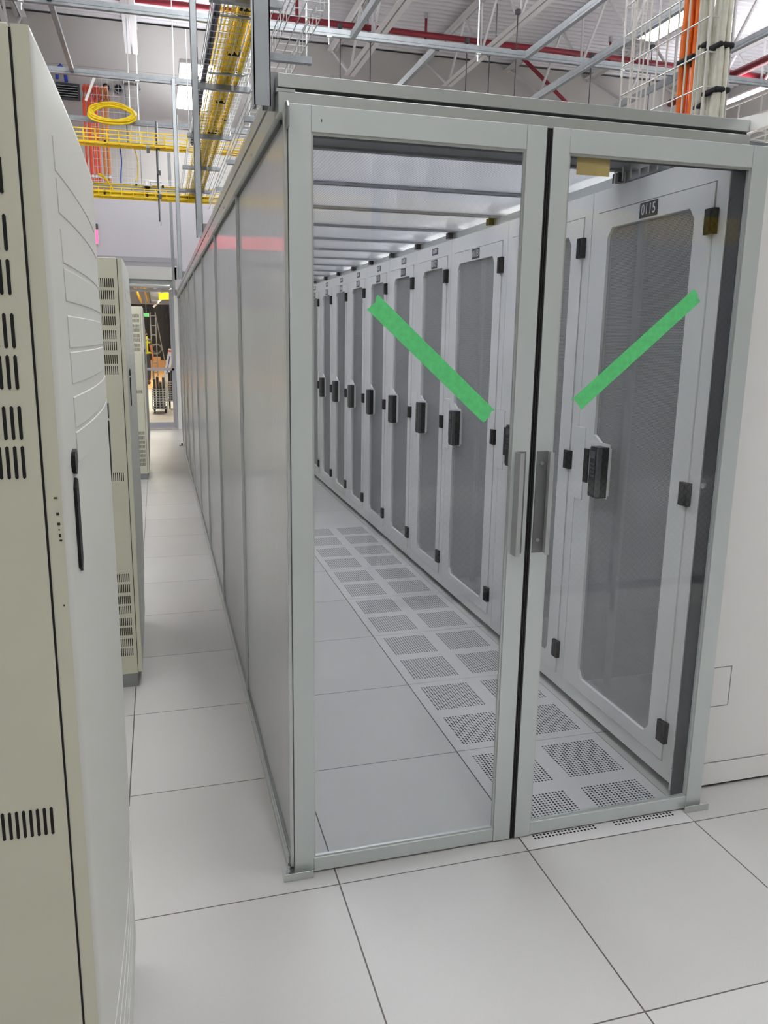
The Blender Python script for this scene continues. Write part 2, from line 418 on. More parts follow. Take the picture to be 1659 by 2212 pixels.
# glazed door at the end of the aisle
d = thing('door_1', 'glazed aluminium door at the far end of the aisle', 'door', (-0.6, VY+.05, 0)); d['kind'] = 'structure'
def dp(name, lo, hi, mat): return B(lo, hi).build(name, mat, d, off=d.location)
y0, y1 = VY+.03, VY+.08
fr = MB(); fr.box((DX0, y0, 0), (DX0+.05, y1, DZ)); fr.box((DX1-.035, y0, 0), (DX1, y1, DZ)); fr.box((DX0+.05, y0, 2.42), (DX1-.035, y1, DZ))
fr.build('door_frame', M['alu_frame'], d, off=d.location)
lf = MB(); lf.box((DX0+.05, y0, 0.01), (DX1-.035, y1, 0.115)); lf.box((DX0+.05, y0, 1.0), (DX1-.035, y1, 1.045)); lf.box((DX0+.05, y0, 2.30), (DX1-.035, y1, 2.345))
lf.box((DX1-.08, y0, .115), (DX1-.035, y1, 2.30)); lf.box((DX0+.05, y0, .115), (DX0+.10, y1, 2.30))
lf.build('door_leaf', M['trimgrey'], d, off=d.location)
B((DX0+.10, VY+.05, .115), (DX1-.08, VY+.058, 2.30)).build('pane', M['glass'], d, off=d.location)
MB().tube([(DX0+.06, VY-.01, 2.40), (DX1-.06, VY-.01, 2.39)], 0.035, 10).build('door_closer', M['alu'], d, off=d.location)

# ------------------------------------------------------------------ the lit hall beyond the door
w = MB(); w.box((-8, 11.8, -0.2), (8, 40, 0.0))
struct(w.build('floor_hall', pbr('hall_floor', (206,198,186), 0.5, noise=0.02, nscale=1)))
w = MB(); w.box((-8.2, 14.0, 0), (-8, 40, 5)); w.box((8, 14.0, 0), (8.2, 40, 5)); w.box((-8, 40, 0), (8, 40.2, 5)); w.box((-8, 14.0, 5), (8, 40, 5.2))
w.box((-8, 14.0, 3.0), (8, 14.05, 5)); w.box((-8, 14.0, 0), (-1.5, 14.05, 3.0)); w.box((0.8, 14.0, 0), (8, 14.05, 3.0))
struct(w.build('wall_hall', M['wallw']))
tag(B((-3.5, 22.5, 0.0), (3.5, 39, 0.012)).build('plywood_sheet', M['plywood']), 'tan plywood floor covering in the hall beyond the door', 'floor covering')
tag(B((-4, 37.5, 0.02), (4, 39, 0.42)).build('plywood_platform', M['plywood']), 'tan plywood platform below the black curtain', 'platform')
cm = MB(); n = 120
for i in range(n+1):
    x = -4 + 8*i/n; yy = 38.2 + 0.05*math.sin(i*1.1)
    cm.v += [(x, yy, 0.42), (x, yy, 3.1)]
for i in range(n): cm.face([2*i, 2*i+2, 2*i+3, 2*i+1])
tag(cm.build('curtain', M['curtain'], smooth=True), 'black curtain closing the far side of the hall', 'curtain')
for i, (x, yy) in enumerate(((-1.6, 18), (0.6, 18), (-1.6, 26), (0.6, 26), (-0.6, 33))):
    t = thing('hall_light', 'bright ceiling light of the hall beyond the door', 'ceiling light', (x, yy, 4.9), 'hall ceiling lights')
    B((x-.3, yy-.6, 4.9), (x+.3, yy+.6, 4.99)).build('housing', M['housing'], t, off=t.location)
    B((x-.27, yy-.57, 4.885), (x+.27, yy+.57, 4.9)).build('diffuser', M['lamp2'], t, off=t.location)
# yellow and grey trays in the hall ceiling
t = MB()
for k in range(30):
    yy = 15 + k*0.62; t.box((-1.0, yy, 2.98+0.02*k), (-0.72, yy+.16, 3.02+0.02*k))
t.box((-1.02, 14.4, 2.94), (-0.98, 34, 3.1)); t.box((-0.74, 14.4, 2.94), (-0.70, 34, 3.1))
tag(t.build('cable_ladder', M['yellow']), 'yellow cable ladder under the hall ceiling beyond the door', 'cable ladder')
t = MB()
for k in range(40):
    yy = 15 + k*0.5; t.box((-0.62, yy, 3.1), (-0.2, yy+.05, 3.14))
t.box((-0.64, 14.4, 3.08), (-0.6, 36, 3.2)); t.box((-0.22, 14.4, 3.08), (-0.18, 36, 3.2))
tag(t.build('cable_ladder', M['galv']), 'grey cable ladder beside the yellow one in the hall', 'cable ladder')
t = MB(); t.box((-0.3, 27, 2.85), (2.2, 27.3, 2.95)); t.box((-0.3, 27, 2.95), (2.2, 27.02, 3.1))
tag(t.build('cable_tray', M['yellow']), 'short yellow cable tray crossing the hall ceiling', 'cable tray')
tag(MB().bar((-0.45, 24, 3.0), (0.5, 24, 4.3), .07, .07).build('diagonal_brace', M['joist']), 'pale diagonal brace under the hall ceiling, upper one', 'brace')
tag(MB().bar((-0.5, 27.6, 2.6), (0.6, 27.6, 3.7), .07, .07).build('diagonal_brace', M['joist']), 'pale diagonal brace under the hall ceiling, lower farther one', 'brace')
# wire carts full of dark boxes
def wire_cart(x, y, w_, dp_, z0, h, label, panel):
    c = thing('wire_cart', label, 'cart', (x, y, 0), 'wire carts behind the door')
    m = MB()
    nx, nz = 4, 8
    for i in range(nx+1):
        m.tube([(x-w_/2+w_*i/nx, y-dp_/2, z0), (x-w_/2+w_*i/nx, y-dp_/2, z0+h)], .010, 4); m.tube([(x-w_/2+w_*i/nx, y+dp_/2, z0), (x-w_/2+w_*i/nx, y+dp_/2, z0+h)], .010, 4)
    for j in range(nz+1):
        z = z0+h*j/nz
        m.tube([(x-w_/2, y-dp_/2, z), (x+w_/2, y-dp_/2, z), (x+w_/2, y+dp_/2, z), (x-w_/2, y+dp_/2, z)], .010, 4, closed=True)
    for k in range(1, 3):
        for sx in (-1, 1): m.tube([(x+sx*w_/2, y-dp_/2+dp_*k/3, z0), (x+sx*w_/2, y-dp_/2+dp_*k/3, z0+h)], .010, 4)
    m.build('wire_cage', M['wirewhite'], c, off=c.location)
    B((x-w_/2, y-dp_/2, z0-.02), (x+w_/2, y+dp_/2, z0)).build('deck', M['alu_dk'], c, off=c.location)
    for sx in (-1, 1):
        for sy in (-1, 1):
            cc = (x+sx*(w_/2-.04), y+sy*(dp_/2-.05))
            k = MB(); k.tube([(cc[0]-.012, cc[1], .045), (cc[0]+.012, cc[1], .045)], .045, 12); k.box((cc[0]-.018, cc[1]-.02, .045), (cc[0]+.018, cc[1]+.02, z0-.02))
            k.build('caster', M['black'], c, off=c.location)
    for i in range(panel):
        xx = x-w_/2+.03+(w_-.06)*i/panel
        hh = h + 0.20 + 0.06*math.sin(i*2.3)
        tag(B((xx, y-dp_/2+.03, z0+.002), (xx+(w_-.06)/panel*.86, y+dp_/2-.03, z0+hh)).build('equipment_panel', M['darkpanel']),
            'dark flat panel standing in the ' + ('left' if x < -0.3 else 'right') + ' wire cart behind the glazed door', 'panel', 'dark panels in the ' + ('left' if x < -0.3 else 'right') + ' wire cart')
wire_cart(-0.43, 15.0, .30, .6, 0.10, .40, 'white wire cart behind the glazed door, nearer one on the left', 4)
wire_cart(-0.15, 15.75, .22, .4, 0.20, .40, 'white wire cart behind the glazed door, farther one on the right', 3)
tag(MB().bar((-0.53, 15.34, .02), (-0.53, 15.34, .92), .02, .18).build('sheet_panel', M['alu_dk']), 'grey sheet standing behind the left wire cart', 'panel')
# leaning sign board, hose coil, ladder frame, exit sign
s_ = thing('sign_board', 'white sign board with red print leaning beyond the glazed door', 'sign', (-0.2, 18, 0))
MB().bar((-0.27, 18, 0.5), (-0.10, 18, 1.27), .13, .02, up=(0,1,0)).build('board', M['signwhite'], s_, off=s_.location)
MB().bar((-0.118, 17.985, 1.19), (-0.108, 17.985, 1.235), .11, .006, up=(0,1,0)).build('red_band', M['signred'], s_, off=s_.location)
MB().bar((-0.235, 17.985, 0.66), (-0.14, 17.985, 1.1), .022, .006, up=(0,1,0)).build('blue_stripe', M['bluecable'], s_, off=s_.location)
s_f = MB(); s_f.tube([(-0.27, 18, .0), (-0.27, 18, .5)], .02, 8); s_f.box((-0.35, 17.8, 0), (-0.19, 18.2, .03)); s_f.build('stand', M['alu'], s_, off=s_.location)
ring = MB()
for k in range(4):
    rr = 0.20+0.012*k
    ring.tube([(-0.44+rr*math.cos(a*math.pi/12), 37.3+.03*k, 0.98+rr*math.sin(a*math.pi/12)+.0) for a in range(24)], .022, 6, closed=True)
tag(ring.build('hose_coil', pbr('grey_green_hose', (120,132,116), 0.6)), 'round grey-green hose coil standing against the black curtain', 'hose coil')
tag(B((-.6,37.1,0.014),(-.28,37.49,.60)).build('crate', M['plywood']), 'plywood crate below the hose coil', 'crate')
t = MB()
for xx in (-.62, -.44): t.bar((xx, 27, 0.013), (xx, 27, 2.4), .035, .035)
for k in range(7): t.bar((-.62, 27, .3+.33*k), (-.44, 27, .3+.33*k), .03, .03)
t.bar((-.43, 27.0, 2.3), (-.08, 27.3, 0.03), .03, .03)
tag(t.build('ladder', M['alu_dk']), 'grey upright ladder frame with a slanting prop in the hall', 'ladder')
t = thing('exit_sign', 'small green lit sign high on the hall wall beyond the door', 'sign', (-.73, 26, 2.2))
B((-.83, 26, 2.22), (-.65, 26.04, 2.34)).build('housing', M['signwhite'], t, off=t.location)
B((-.80, 25.99, 2.24), (-.68, 26, 2.32)).build('face', M['exitg'], t, off=t.location)
tag(MB().tube([(-.74, 26.02, 2.34), (-.74, 26.02, 4.9)], .012, 6).build('hanger_rod', M['alu_dk']), 'thin rod holding the green sign of the hall', 'rod')

# person beyond the door (skin-modifier body, clothes as children)
def skin_mesh(name, verts, edges, radii, mat, parent, sub=2, root=0, off=(0,0,0)):
    me = bpy.data.meshes.new(name); me.from_pydata([tuple(Vector(v)) for v in verts], edges, []); me.materials.append(mat)
    ob = bpy.data.objects.new(name, me); COL.objects.link(ob); ob.parent = parent
    sk = ob.modifiers.new('skin', 'SKIN'); sk.use_smooth_shade = True
    for i, r in enumerate(radii):
        d_ = me.skin_vertices[0].data[i]; d_.radius = (r, r) if not isinstance(r, tuple) else r; d_.use_root = (i == root)
    ss = ob.modifiers.new('sub', 'SUBSURF'); ss.levels = sub; ss.render_levels = sub
    return ob
P0 = Vector((-0.84, 24.8, 0.016))
pr_ = thing('person', 'person in a yellow hi-vis vest and jeans walking beyond the glazed door', 'person', P0)
V = [(0,0,.95),(0,0,1.12),(0,.01,1.32),(0,.02,1.45),(0,.03,1.52),(0,.05,1.60),(0,.05,1.68),      # 0-6 spine, neck, head
     (.17,.02,1.42),(.22,-.02,1.16),(.25,.10,.93),(.26,.13,.86),                                   # 7-10 right arm
     (-.17,.02,1.42),(-.23,.04,1.16),(-.24,.14,.94),(-.24,.17,.87),                                # 11-14 left arm
     (.09,0,.90),(.11,.04,.50),(.10,-.06,.09),(.10,.12,.04),                                       # 15-18 right leg
     (-.09,0,.90),(-.10,.10,.50),(-.10,.10,.09),(-.10,.28,.04)]                                    # 19-22 left leg
E_ = [(0,1),(1,2),(2,3),(3,4),(4,5),(5,6),(3,7),(7,8),(8,9),(9,10),(3,11),(11,12),(12,13),(13,14),(0,15),(15,16),(16,17),(17,18),(0,19),(19,20),(20,21),(21,22)]
Rr = [.13,.125,.15,.09,.052,.095,.085,.06,.043,.03,.034,.06,.043,.03,.034,.09,.06,.042,.038,.09,.06,.042,.038]
for sgn, wi in ((1, 10), (-1, 14)):
    wv = Vector(V[wi])
    for k, (dx, L) in enumerate(((-.025,.075),(-.009,.085),(.008,.08),(.024,.065))):
        a = len(V); V += [tuple(wv+Vector((dx, .012, -.05))), tuple(wv+Vector((dx, .02, -.05-L*.5))), tuple(wv+Vector((dx, .012, -.05-L)))]
        E_ += [(wi, a), (a, a+1), (a+1, a+2)]; Rr += [.010,.009,.007]
    a = len(V); V += [tuple(wv+Vector((-sgn*.03, .03, -.02))), tuple(wv+Vector((-sgn*.04, .04, -.06)))]; E_ += [(wi, a), (a, a+1)]; Rr += [.011,.008]
skin_mesh('body', V, E_, Rr, M['skin'], pr_)
skin_mesh('trousers', [(0,0,.95),(.09,0,.90),(.11,.04,.50),(.10,-.06,.10),(-.09,0,.90),(-.10,.10,.50),(-.10,.10,.10)], [(0,1),(1,2),(2,3),(0,4),(4,5),(5,6)], [.145,.105,.078,.062,.105,.078,.062], M['jeans'], pr_)
skin_mesh('shirt', [(0,0,.98),(0,0,1.15),(0,.01,1.32),(0,.02,1.44),(.17,.02,1.42),(.205,0,1.24),(-.17,.02,1.42),(-.21,.03,1.24)], [(0,1),(1,2),(2,3),(3,4),(4,5),(3,6),(6,7)], [.145,.145,.165,.10,.078,.058,.078,.058], M['shirt'], pr_)
hv = MB()
for zz in (1.02, 1.36): hv.tube([(.185*math.cos(a*math.pi/10), .02+.175*math.sin(a*math.pi/10), zz) for a in range(20)], .035, 6, closed=True)
for sx in (-.1, .1): hv.tube([(sx,-.165,1.05),(sx,-.17,1.36),(sx,-.04,1.53),(sx,.19,1.36),(sx,.18,1.05)], .03, 6)
hv.build('hi_vis_vest', M['hivis'], pr_, smooth=True)
for sx, yy in ((.10, -.06), (-.10, .10)):
    MB().tube([(sx, yy-.05, .05), (sx, yy+.08, .05), (sx, yy+.19, .035)], [.055,.058,.035], 10).build('boot', M['boots'], pr_, smooth=True)
hb = MB(); 
hb.tube([(0,.03,1.62),(0,.03,1.69),(0,.04,1.755),(0,.045,1.775)], [.088,.098,.07,.02], 14); hb.build('hair', M['hair'], pr_, smooth=True)
fc = MB()
fc.tube([(0,.135,1.635),(0,.16,1.605),(0,.138,1.60)], [.008,.013,.008], 8); fc.build('nose', M['skin'], pr_, smooth=True)
for sx in (-.033,.033): MB().tube([(sx,.138,1.645),(sx,.143,1.645)], .010, 8).build('eye', M['black'], pr_)
MB().tube([(-.025,.138,1.565),(.025,.138,1.565)], .006, 6).build('mouth', M['redcloth'], pr_)
for sx in (-.093,.093): MB().tube([(sx,.05,1.60),(sx,.055,1.65)], .018, 8).build('ear', M['skin'], pr_, smooth=True)

# ------------------------------------------------------------------ perforated floor tiles (lifted a millimetre)
for j in range(7):
    cx, cy = 1.5*T, (j+.5)*T
    m = MB().box((cx-T/2+.0015, cy-T/2+.0015, -0.001), (cx+T/2-.0015, cy+T/2-.0015, 0.0015))
    where = 'half outside under the glass door' if j == 0 else ('farthest one down the cold aisle' if j == 6 else ORD[j]+' one in from the glass doors')
    tag(m.build('perforated_floor_tile', M['perf'], off=(cx, cy, 0)), 'white perforated floor tile, '+where, 'floor tile', 'perforated tiles along the cold aisle')

# ------------------------------------------------------------------ server racks
RXF = 1.242; RACKD = 1.12; RH = 2.147
def rack(y0, w_, num, tall, label, upper=None):
    r = thing('server_rack', label, 'server rack', (RXF, y0, 0), 'server racks along the cold aisle')
    g = .0015
    a, b_ = g, w_-g
    bd = MB()
    bd.box((.03, a, .02), (RACKD, a+.02, RH)); bd.box((.03, b_-.02, .02), (RACKD, b_, RH)); bd.box((RACKD-.02, a, .02), (RACKD, b_, RH))
    bd.box((.03, a, RH-.02), (RACKD, b_, RH)); bd.box((.03, a, .05), (RACKD, b_, .07)); MB().box((.045, a+.005, 0.0), (RACKD-.02, b_-.005, .049)).build('plinth', M['black'], r)  # plinth made black to carry the dark gap under the rack
    # front frame around the door
    bd.box((.004, a, .032), (.03, a+.055, RH)); bd.box((.004, b_-.045, .032), (.03, b_, RH)); bd.box((.004, a+.055, 2.066), (.03, b_-.045, RH)); bd.box((.004, a+.055, .032), (.03, b_-.045, .090))
    bd.build('rack_frame', M['rack'], r)
    il = MB(); il.box((RACKD-.024, a+.021, .08), (RACKD-.021, b_-.021, RH-.03)); il.box((.04, a+.0205, .075), (RACKD-.03, a+.024, RH-.03)); il.box((.04, b_-.024, .075), (RACKD-.03, b_-.0205, RH-.03))
    il.build('rack_lining', M['rack_in'], r)
    for yy in (a+.10, b_-.10):
        MB().box((.16, yy-.018, .08), (.175, yy+.018, RH-.04)).build('mounting_rail', M['rail_in'], r)
    # door with chamfered opening
    d0, d1, z0, z1 = a+.058, b_-.048, .094, 2.062
    if w_ > .7: o0, o1 = .148, .652
    else: o0, o1 = .118, w_-.150
    oz0, oz1, c = .150, 2.000, .034
    outer = [(0,d0,z0),(0,d0,z0),(0,d1,z0),(0,d1,z0),(0,d1,z1),(0,d1,z1),(0,d0,z1),(0,d0,z1)]
    inner = [(0,o0,oz0+c),(0,o0+c*.8,oz0),(0,o1-c*.8,oz0),(0,o1,oz0+c),(0,o1,oz1-c),(0,o1-c*.8,oz1),(0,o0+c*.8,oz1),(0,o0,oz1-c)]
    dm = MB().ring_plate(outer, inner, (.022,0,0))
    # lock carrier tab that steps into the opening
    lc = o1
    dm.poly([(0,lc+.001,1.205),(0,lc-.03,1.19),(0,lc-.07,1.165),(0,lc-.12,1.16),(0,lc-.12,.97),(0,lc-.02,.955),(0,lc+.001,.945)], (.011,0,0))
    dr = dm.build('rack_door', M['rack'], r)
    B((.012, o0-.01, oz0-.01), (.0135, o1+.01, oz1+.01)).build('mesh_panel', M['rackmesh'], dr)
    for zz in (1.905, 1.035, .168):
        h = MB(); h.box((-.014, .038, zz), (.004, .082, zz+.078)); h.box((-.018, .052, zz+.006), (-.014, .068, zz+.072))
        h.build('hinge', M['black'], dr)
    B((-.008, lc+.022, 1.0), (.0, lc+.052, 1.14)).build('latch_recess', M['black'], dr)
    B((-.006, lc-.128, .96), (.0, lc+.006, 1.178)).build('lock_plate', M['rack'], dr, bevel=.002)
    lk = MB(); l0, l1 = lc-.128, lc-.066
    lk.box((-.050, l0, .966), (-.006, l1, 1.166), 0)
    lk.box((-.0535, l0-.0004, .970), (-.036, l0+.012, 1.163), 1)
    lk.box((-.0535, l0+.018, .974), (-.050, l1-.003, 1.160), 0)
    lk.box((-.0545, l0+.022, 1.12), (-.0535, l1-.008, 1.150), 2)
    for q in range(4):
        for e in range(3): lk.box((-.0545, l0+.023+.010*e, 1.095-.016*q), (-.0535, l0+.029+.010*e, 1.103-.016*q), 2)
    lk.build('keypad_lock', [M['black'], M['dkgrey'], M['plateblue']], dr, bevel=.004)
    B((-.004, lc+.058, .92), (.0035, lc+.150, 1.222)).build('strike_plate', M['rack'], r, bevel=.0015)
    # number plate
    pw = .052
    pl = MB(); yc = w_*.515 if w_ > .7 else w_*.44
    pl.box((-.0015, yc-pw, 2.006), (.0, yc+pw, 2.058), 0)
    rot = Matrix(((0,0,-1),(-1,0,0),(0,1,0))).to_4x4()
    def put(mb, s_, size, y_, z_, mi, sx=1.0):
        m4 = Matrix.Translation((-.0018, y_, z_)) @ rot @ Matrix.Diagonal((sx,1,1,1))
        mb.add_mesh(text_mesh(s_, size), m4, mi)
    put(pl, num, .052, yc, 2.032, 1, .82)
    pl.build('number_plate', [M['plate'], M['lettering']], dr)
    if upper:
        up_ = MB(); up_.box((.0022, yc-.052, 2.088), (.0042, yc+.052, 2.128), 0)
        m4 = Matrix.Translation((.0019, yc, 2.108)) @ rot @ Matrix.Diagonal((.72,1,1,1)); up_.add_mesh(text_mesh(upper, .036), m4, 1)
        up_.build('header_plate', [M['plateblue'], M['lettering']], r)
    return r
ys = [.167]; ws = [.777, .777, .772] + [.64]*8
nums = ['0115','0114','0113','0112','0111','0110','0109','0108','0107','0106','0105']
ups = [None, None, None, 'A5/097','A5/095','A5/093','A5/091','A5/089','A5/087','A5/085','A5/083']
y = .167
for i, (w_, n_) in enumerate(zip(ws, nums)):
    if i == 0: lab = 'light grey server rack numbered 0115, nearest behind the right glass door'
    elif i == 1: lab = 'light grey server rack half hidden behind the door meeting stiles, next to 0115'
    elif i in (2, 3): lab = 'light grey server rack with mesh door, numbered '+n_
    else: lab = 'light grey server rack with mesh door, %s rack deeper in than 0112' % ORD[i-4]
    rk = rack(y, w_, n_, i > 2, lab, ups[i])
    if i == 0:
        sp = MB()
        sp.box((-.002, -.0065, .100), (RACKD, .001, RH)); sp.box((-.002, -.0075, .012), (RACKD, .001, .094))
        sp.build('side_panel', M['rack'], rk)
        x0, x1, z0, z1 = .128, .205, .316, .466
        rc = MB()
        rc.ring_plate([(x0,-.0075,z0),(x1,-.0075,z0),(x1,-.0075,z1),(x0,-.0075,z1)], [(x0+.003,-.0075,z0+.003),(x1-.003,-.0075,z0+.003),(x1-.003,-.0075,z1-.003),(x0+.003,-.0075,z1-.003)], (0,.001,0))
        rc.build('finger_pull', M['alu_dk'], rk)
    y += w_
RACK_END = y

# ------------------------------------------------------------------ aisle containment: end frame and doors
Yd = .065
fr = thing('containment_header', 'aluminium header beam over the two glass doors', 'header beam', (.55, .11, 2.1))
def fp(name, mb, mat, **k): return mb.build(name, mat, fr, off=fr.location, **k)
fp('beam', MB().box((-.142, .084, 2.113), (1.232, .150, 2.163)), M['alu'], bevel=.002)
fp('cover_strip', MB().box((-.142, .086, 2.172), (1.228, .150, 2.203)), M['alu'], bevel=.001)
fp('shadow_gap', MB().box((-.138, .094, 2.163), (1.226, .148, 2.172)), M['dkgrey'])
fp('brush_strip', MB().box((-.10, .088, 2.068), (1.228, .112, 2.113)), M['rubber'])
ib = MB(); ib.box((-.09, .15, 2.10), (1.23, .19, 2.19)); ib.box((-.09, .19, 2.165), (1.23, .23, 2.19)); fp('inner_angle', ib, M['alu_dk'])
fp('end_bracket', MB().poly([(-.126,.040,2.072),(-.126,.108,2.072),(-.126,.108,2.135),(-.126,.058,2.135),(-.126,.040,2.118)], (.004,0,0)), M['alu_dk'])
ep = MB(); ep.poly([(1.228,.0,2.172),(1.228,.10,2.172),(1.228,.24,2.232),(1.228,.0,2.206)], (.003,0,0)); fp('end_plate', ep, M['signwhite'])
fp('cable_clip', MB().box((-.146,.084,2.160),(-.10,.094,2.168)), M['zinc'])

def glass_door(name, label, xo0, xo1, xi0, xi1, left):
    """leaf spans xo0..xo1, glass xi0..xi1"""
    d = thing(name, label, 'glass door', ((xo0+xo1)/2, Yd, .003), 'glass doors of the cold aisle')
    y0, y1 = Yd, Yd+.022
    def pt(nm, mb, mat, **k): return mb.build(nm, mat, d, off=d.location, **k)
    for nm, a, b_ in (('left_stile', xo0, xi0), ('right_stile', xi1, xo1)):
        pt(nm, MB().box((a, y0-.001, .004), (b_, y1, 2.131)), M['alu_frame'], bevel=.0012)
    pt('top_rail', MB().box((xi0+.0004, y0, 2.070), (xi1-.0004, y1, 2.131)), M['alu_frame'], bevel=.0012)
    pt('bottom_rail', MB().box((xi0+.0004, y0, .006), (xi1-.0004, y1, .050)), M['alu_frame'], bevel=.0012)
    bd = MB(); bd.box((xi0, y0+.004, .050), (xi1, y0+.010, .056)); bd.box((xi0, y0+.004, 2.064), (xi1, y0+.010, 2.070)); bd.box((xi0, y0+.004, .056), (xi0+.006, y0+.010, 2.064)); bd.box((xi1-.006, y0+.004, .056), (xi1, y0+.010, 2.064))
    pt('glazing_bead', bd, M['alu'])
    pt('pane', MB().box((xi0+.001, y0+.0105, .051), (xi1-.001, y0+.0145, 2.069)), M['glass'])
    # pull handle: plate on the meeting stile with a flange standing out
    if left: a, b_, fx = .530, .561, .5265
    else: a, b_, fx = .596, .630, .630
    pt('handle_plate', MB().box((a, y0-.004, .956), (b_, y0-.001, 1.260)), M['shaded_plate'])
    h = MB(); h.box((fx, y0-.034, .956), (fx+.0035, y0-.001, 1.260)); h.box((fx if left else fx-.010, y0-.037, .956), (fx+.0135 if left else fx+.0035, y0-.034, 1.260))
    hd = pt('pull_handle', h, M['pull'], bevel=.001)
    if not left:
        for zz in (1.225, .995):
            MB().tube([(.611, y0-.008, zz), (.611, y0-.004, zz)], .006, 10).build('screw', M['zinc'], hd, off=d.location)
    if left:
        s_ = MB()
        for k in range(3): s_.box((.5745+.006*k, y0+.001, .004), (.5785+.006*k, y1-.002+.001*(k % 2), 2.128))
        s_.box((.574, y0+.006, .004), (.5915, y1-.004, 2.128)); pt('meeting_seal', s_, M['rubber'])
        pt('roller_cover', MB().tube([(-.092, y0+.006, 2.131), (-.092, y0+.012, 2.131)], .013, 14), M['alu'])
        pt('scuff', MB().box((-.040, y0-.0004, 2.094), (-.037, y0, 2.101)), M['dkgrey'])
    return d
glass_door('glass_door', 'left aluminium framed glass door with a falling strip of green tape', -.121, .574, -.064, .517, True)
glass_door('glass_door', 'right aluminium framed glass door with a rising strip of green tape', .592, 1.290, .644, 1.232, False)
# fixed jamb behind the right stile, dark gasket toward the rack
j = thing('containment_jamb', 'aluminium jamb with dark gasket between the right glass door and the racks', 'jamb', (1.25, .12, 0))
jm = MB(); jm.box((1.262, .090, .0), (1.292, .158, 2.11)); jm.build('jamb_post', M['alu_dk'], j, off=j.location)
MB().box((1.236, .092, .004), (1.262, .150, 2.10)).build('gasket', M['dkgrey'], j, off=j.location)
MB().tube([(1.228, .135, 1.12), (1.236, .135, 1.12)], .01, 8).build('catch', M['zinc'], j, off=j.location)
# floor guides
for nm, xa, xb, lab in (('floor_guide', -.157, -.068, 'bent steel floor guide bolted under the left post of the doors'), ('floor_guide', 1.216, 1.311, 'bent steel floor guide under the right edge of the doors')):
    g = thing(nm, lab, 'floor guide', ((xa+xb)/2, .07, 0), 'floor guides of the glass doors')
    m = MB(); m.box((xa, .046, 0), (xb, .049, .024)); m.box((xa, .049, 0), (xb, .112, .003)); m.build('bracket', M['alu'], g, off=g.location, bevel=.0008)
    bx = xa+.020 if xa < 0 else xb-.016
    k = MB(); k.tube([(bx, .085, .003), (bx, .085, .012)], .010, 6); k.tube([(bx, .085, .012), (bx, .085, .020)], .006, 8); k.build('bolt', M['zinc'], g, off=g.location)
# green tape
def tape(p0, p1, w_, label, seed):
    rnd = random.Random(seed); p0, p1 = Vector(p0), Vector(p1); d = (p1-p0).normalized(); nrm = Vector((-d.z, 0, d.x))
    pts = []
    nn = 6
    for i in range(nn+1): pts.append(p0 + nrm*w_*(i/nn-.5) + d*rnd.uniform(-.006,.006))
    for i in range(nn+1): pts.append(p1 + nrm*w_*(.5-i/nn) + d*rnd.uniform(-.004,.006))
    m = MB().poly([tuple(q) for q in pts], (0, .0006, 0))
    return tag(m.build('masking_tape', M['tape'], off=(p0+p1)/2), label, 'tape', 'green tape on the glass doors')
yt = Yd+.0098
tape((.103, yt, 1.665), (.444, yt, 1.363), .048, 'green masking tape falling from left to right on the left glass door', 3)
tape((.720, yt, 1.392), (1.094, yt, 1.709), .044, 'green masking tape rising from left to right on the right glass door', 5)
tag(MB().box((.676, Yd+.0148, 2.020), (.778, Yd+.0152, 2.066)).build('sticker', M['sticker']), 'amber sticker in the top corner of the right glass door', 'sticker')

# ------------------------------------------------------------------ containment side wall
PX = -.118; PITCH = 1.2
NP = 8
for i in range(NP):
    a = .075 + (PITCH*i if i else 0); b_ = .06 + PITCH*(i+1)
    if i: a = .06 + PITCH*i
    where = ('nearest one, beside the left glass door' if i == 0 else 'farthest one down the aisle' if i == NP-1 else ORD[i]+' one from the glass doors')
    t = thing('wall_panel', 'milky ribbed side panel of the cold aisle, '+where, 'side panel', (PX, (a+b_)/2, .05), 'milky side panels of the cold aisle')
    MB().box((PX-.004, a+.004, .055), (PX+.004, b_-.004, 2.125)).build('sheet', M['sidepanel'], t, off=t.location)
    ml = MB(); ml.box((PX-.013, b_-.018, .05), (PX-.005, b_+.006, 2.118)); ml.box((PX-.016, b_-.010, .05), (PX-.013, b_-.002, 2.118)); ml.box((PX+.005, b_-.02, .05), (PX+.02, b_+.008, 2.118))
    if i == 0:
        ml.box((PX-.013, a-.004, .03), (PX-.005, a+.012, 2.118)); ml.box((PX-.011, a+.014, .03), (PX-.005, a+.022, 2.118))
    ml.build('mullion', M['alu'], t, off=t.location)
LEN = .06+PITCH*NP
t = thing('bottom_track', 'aluminium floor track under the milky side panels', 'track', (PX, LEN/2, 0))
m = MB(); m.box((PX-.012, .10, .0), (PX+.012, LEN, .05)); m.build('channel', M['alu_dk'], t, off=t.location)
m = MB(); m.box((PX-.019, .10, .0), (PX-.0125, LEN, .022)); m.box((PX-.016, .10, .022), (PX-.0125, LEN, .044)); m.build('lip', M['alu'], t, off=t.location)
m = MB(); m.box((-.19, LEN-.04, 0), (-.11, LEN+.03, .006)); m.box((-.16, LEN-.01, .006), (-.14, LEN+.01, .03)); m.build('end_foot', M['dkgrey'], t, off=t.location)
t = thing('top_rail', 'aluminium top rail along the milky side panels', 'rail', (-.13, LEN/2, 2.12))
MB().box((-.142, .152, 2.113), (-.112, LEN, 2.163)).build('lower_face', M['alu'], t, off=t.location)
MB().box((-.134, .152, 2.163), (-.110, LEN, 2.174)).build('groove', M['dkgrey'], t, off=t.location)
MB().box((-.142, .152, 2.174), (-.090, LEN, 2.212)).build('upper_face', M['alu'], t, off=t.location)
MB().box((-.128, .152, 2.103), (-.105, LEN, 2.113)).build('seal_strip', M['dkgrey'], t, off=t.location)
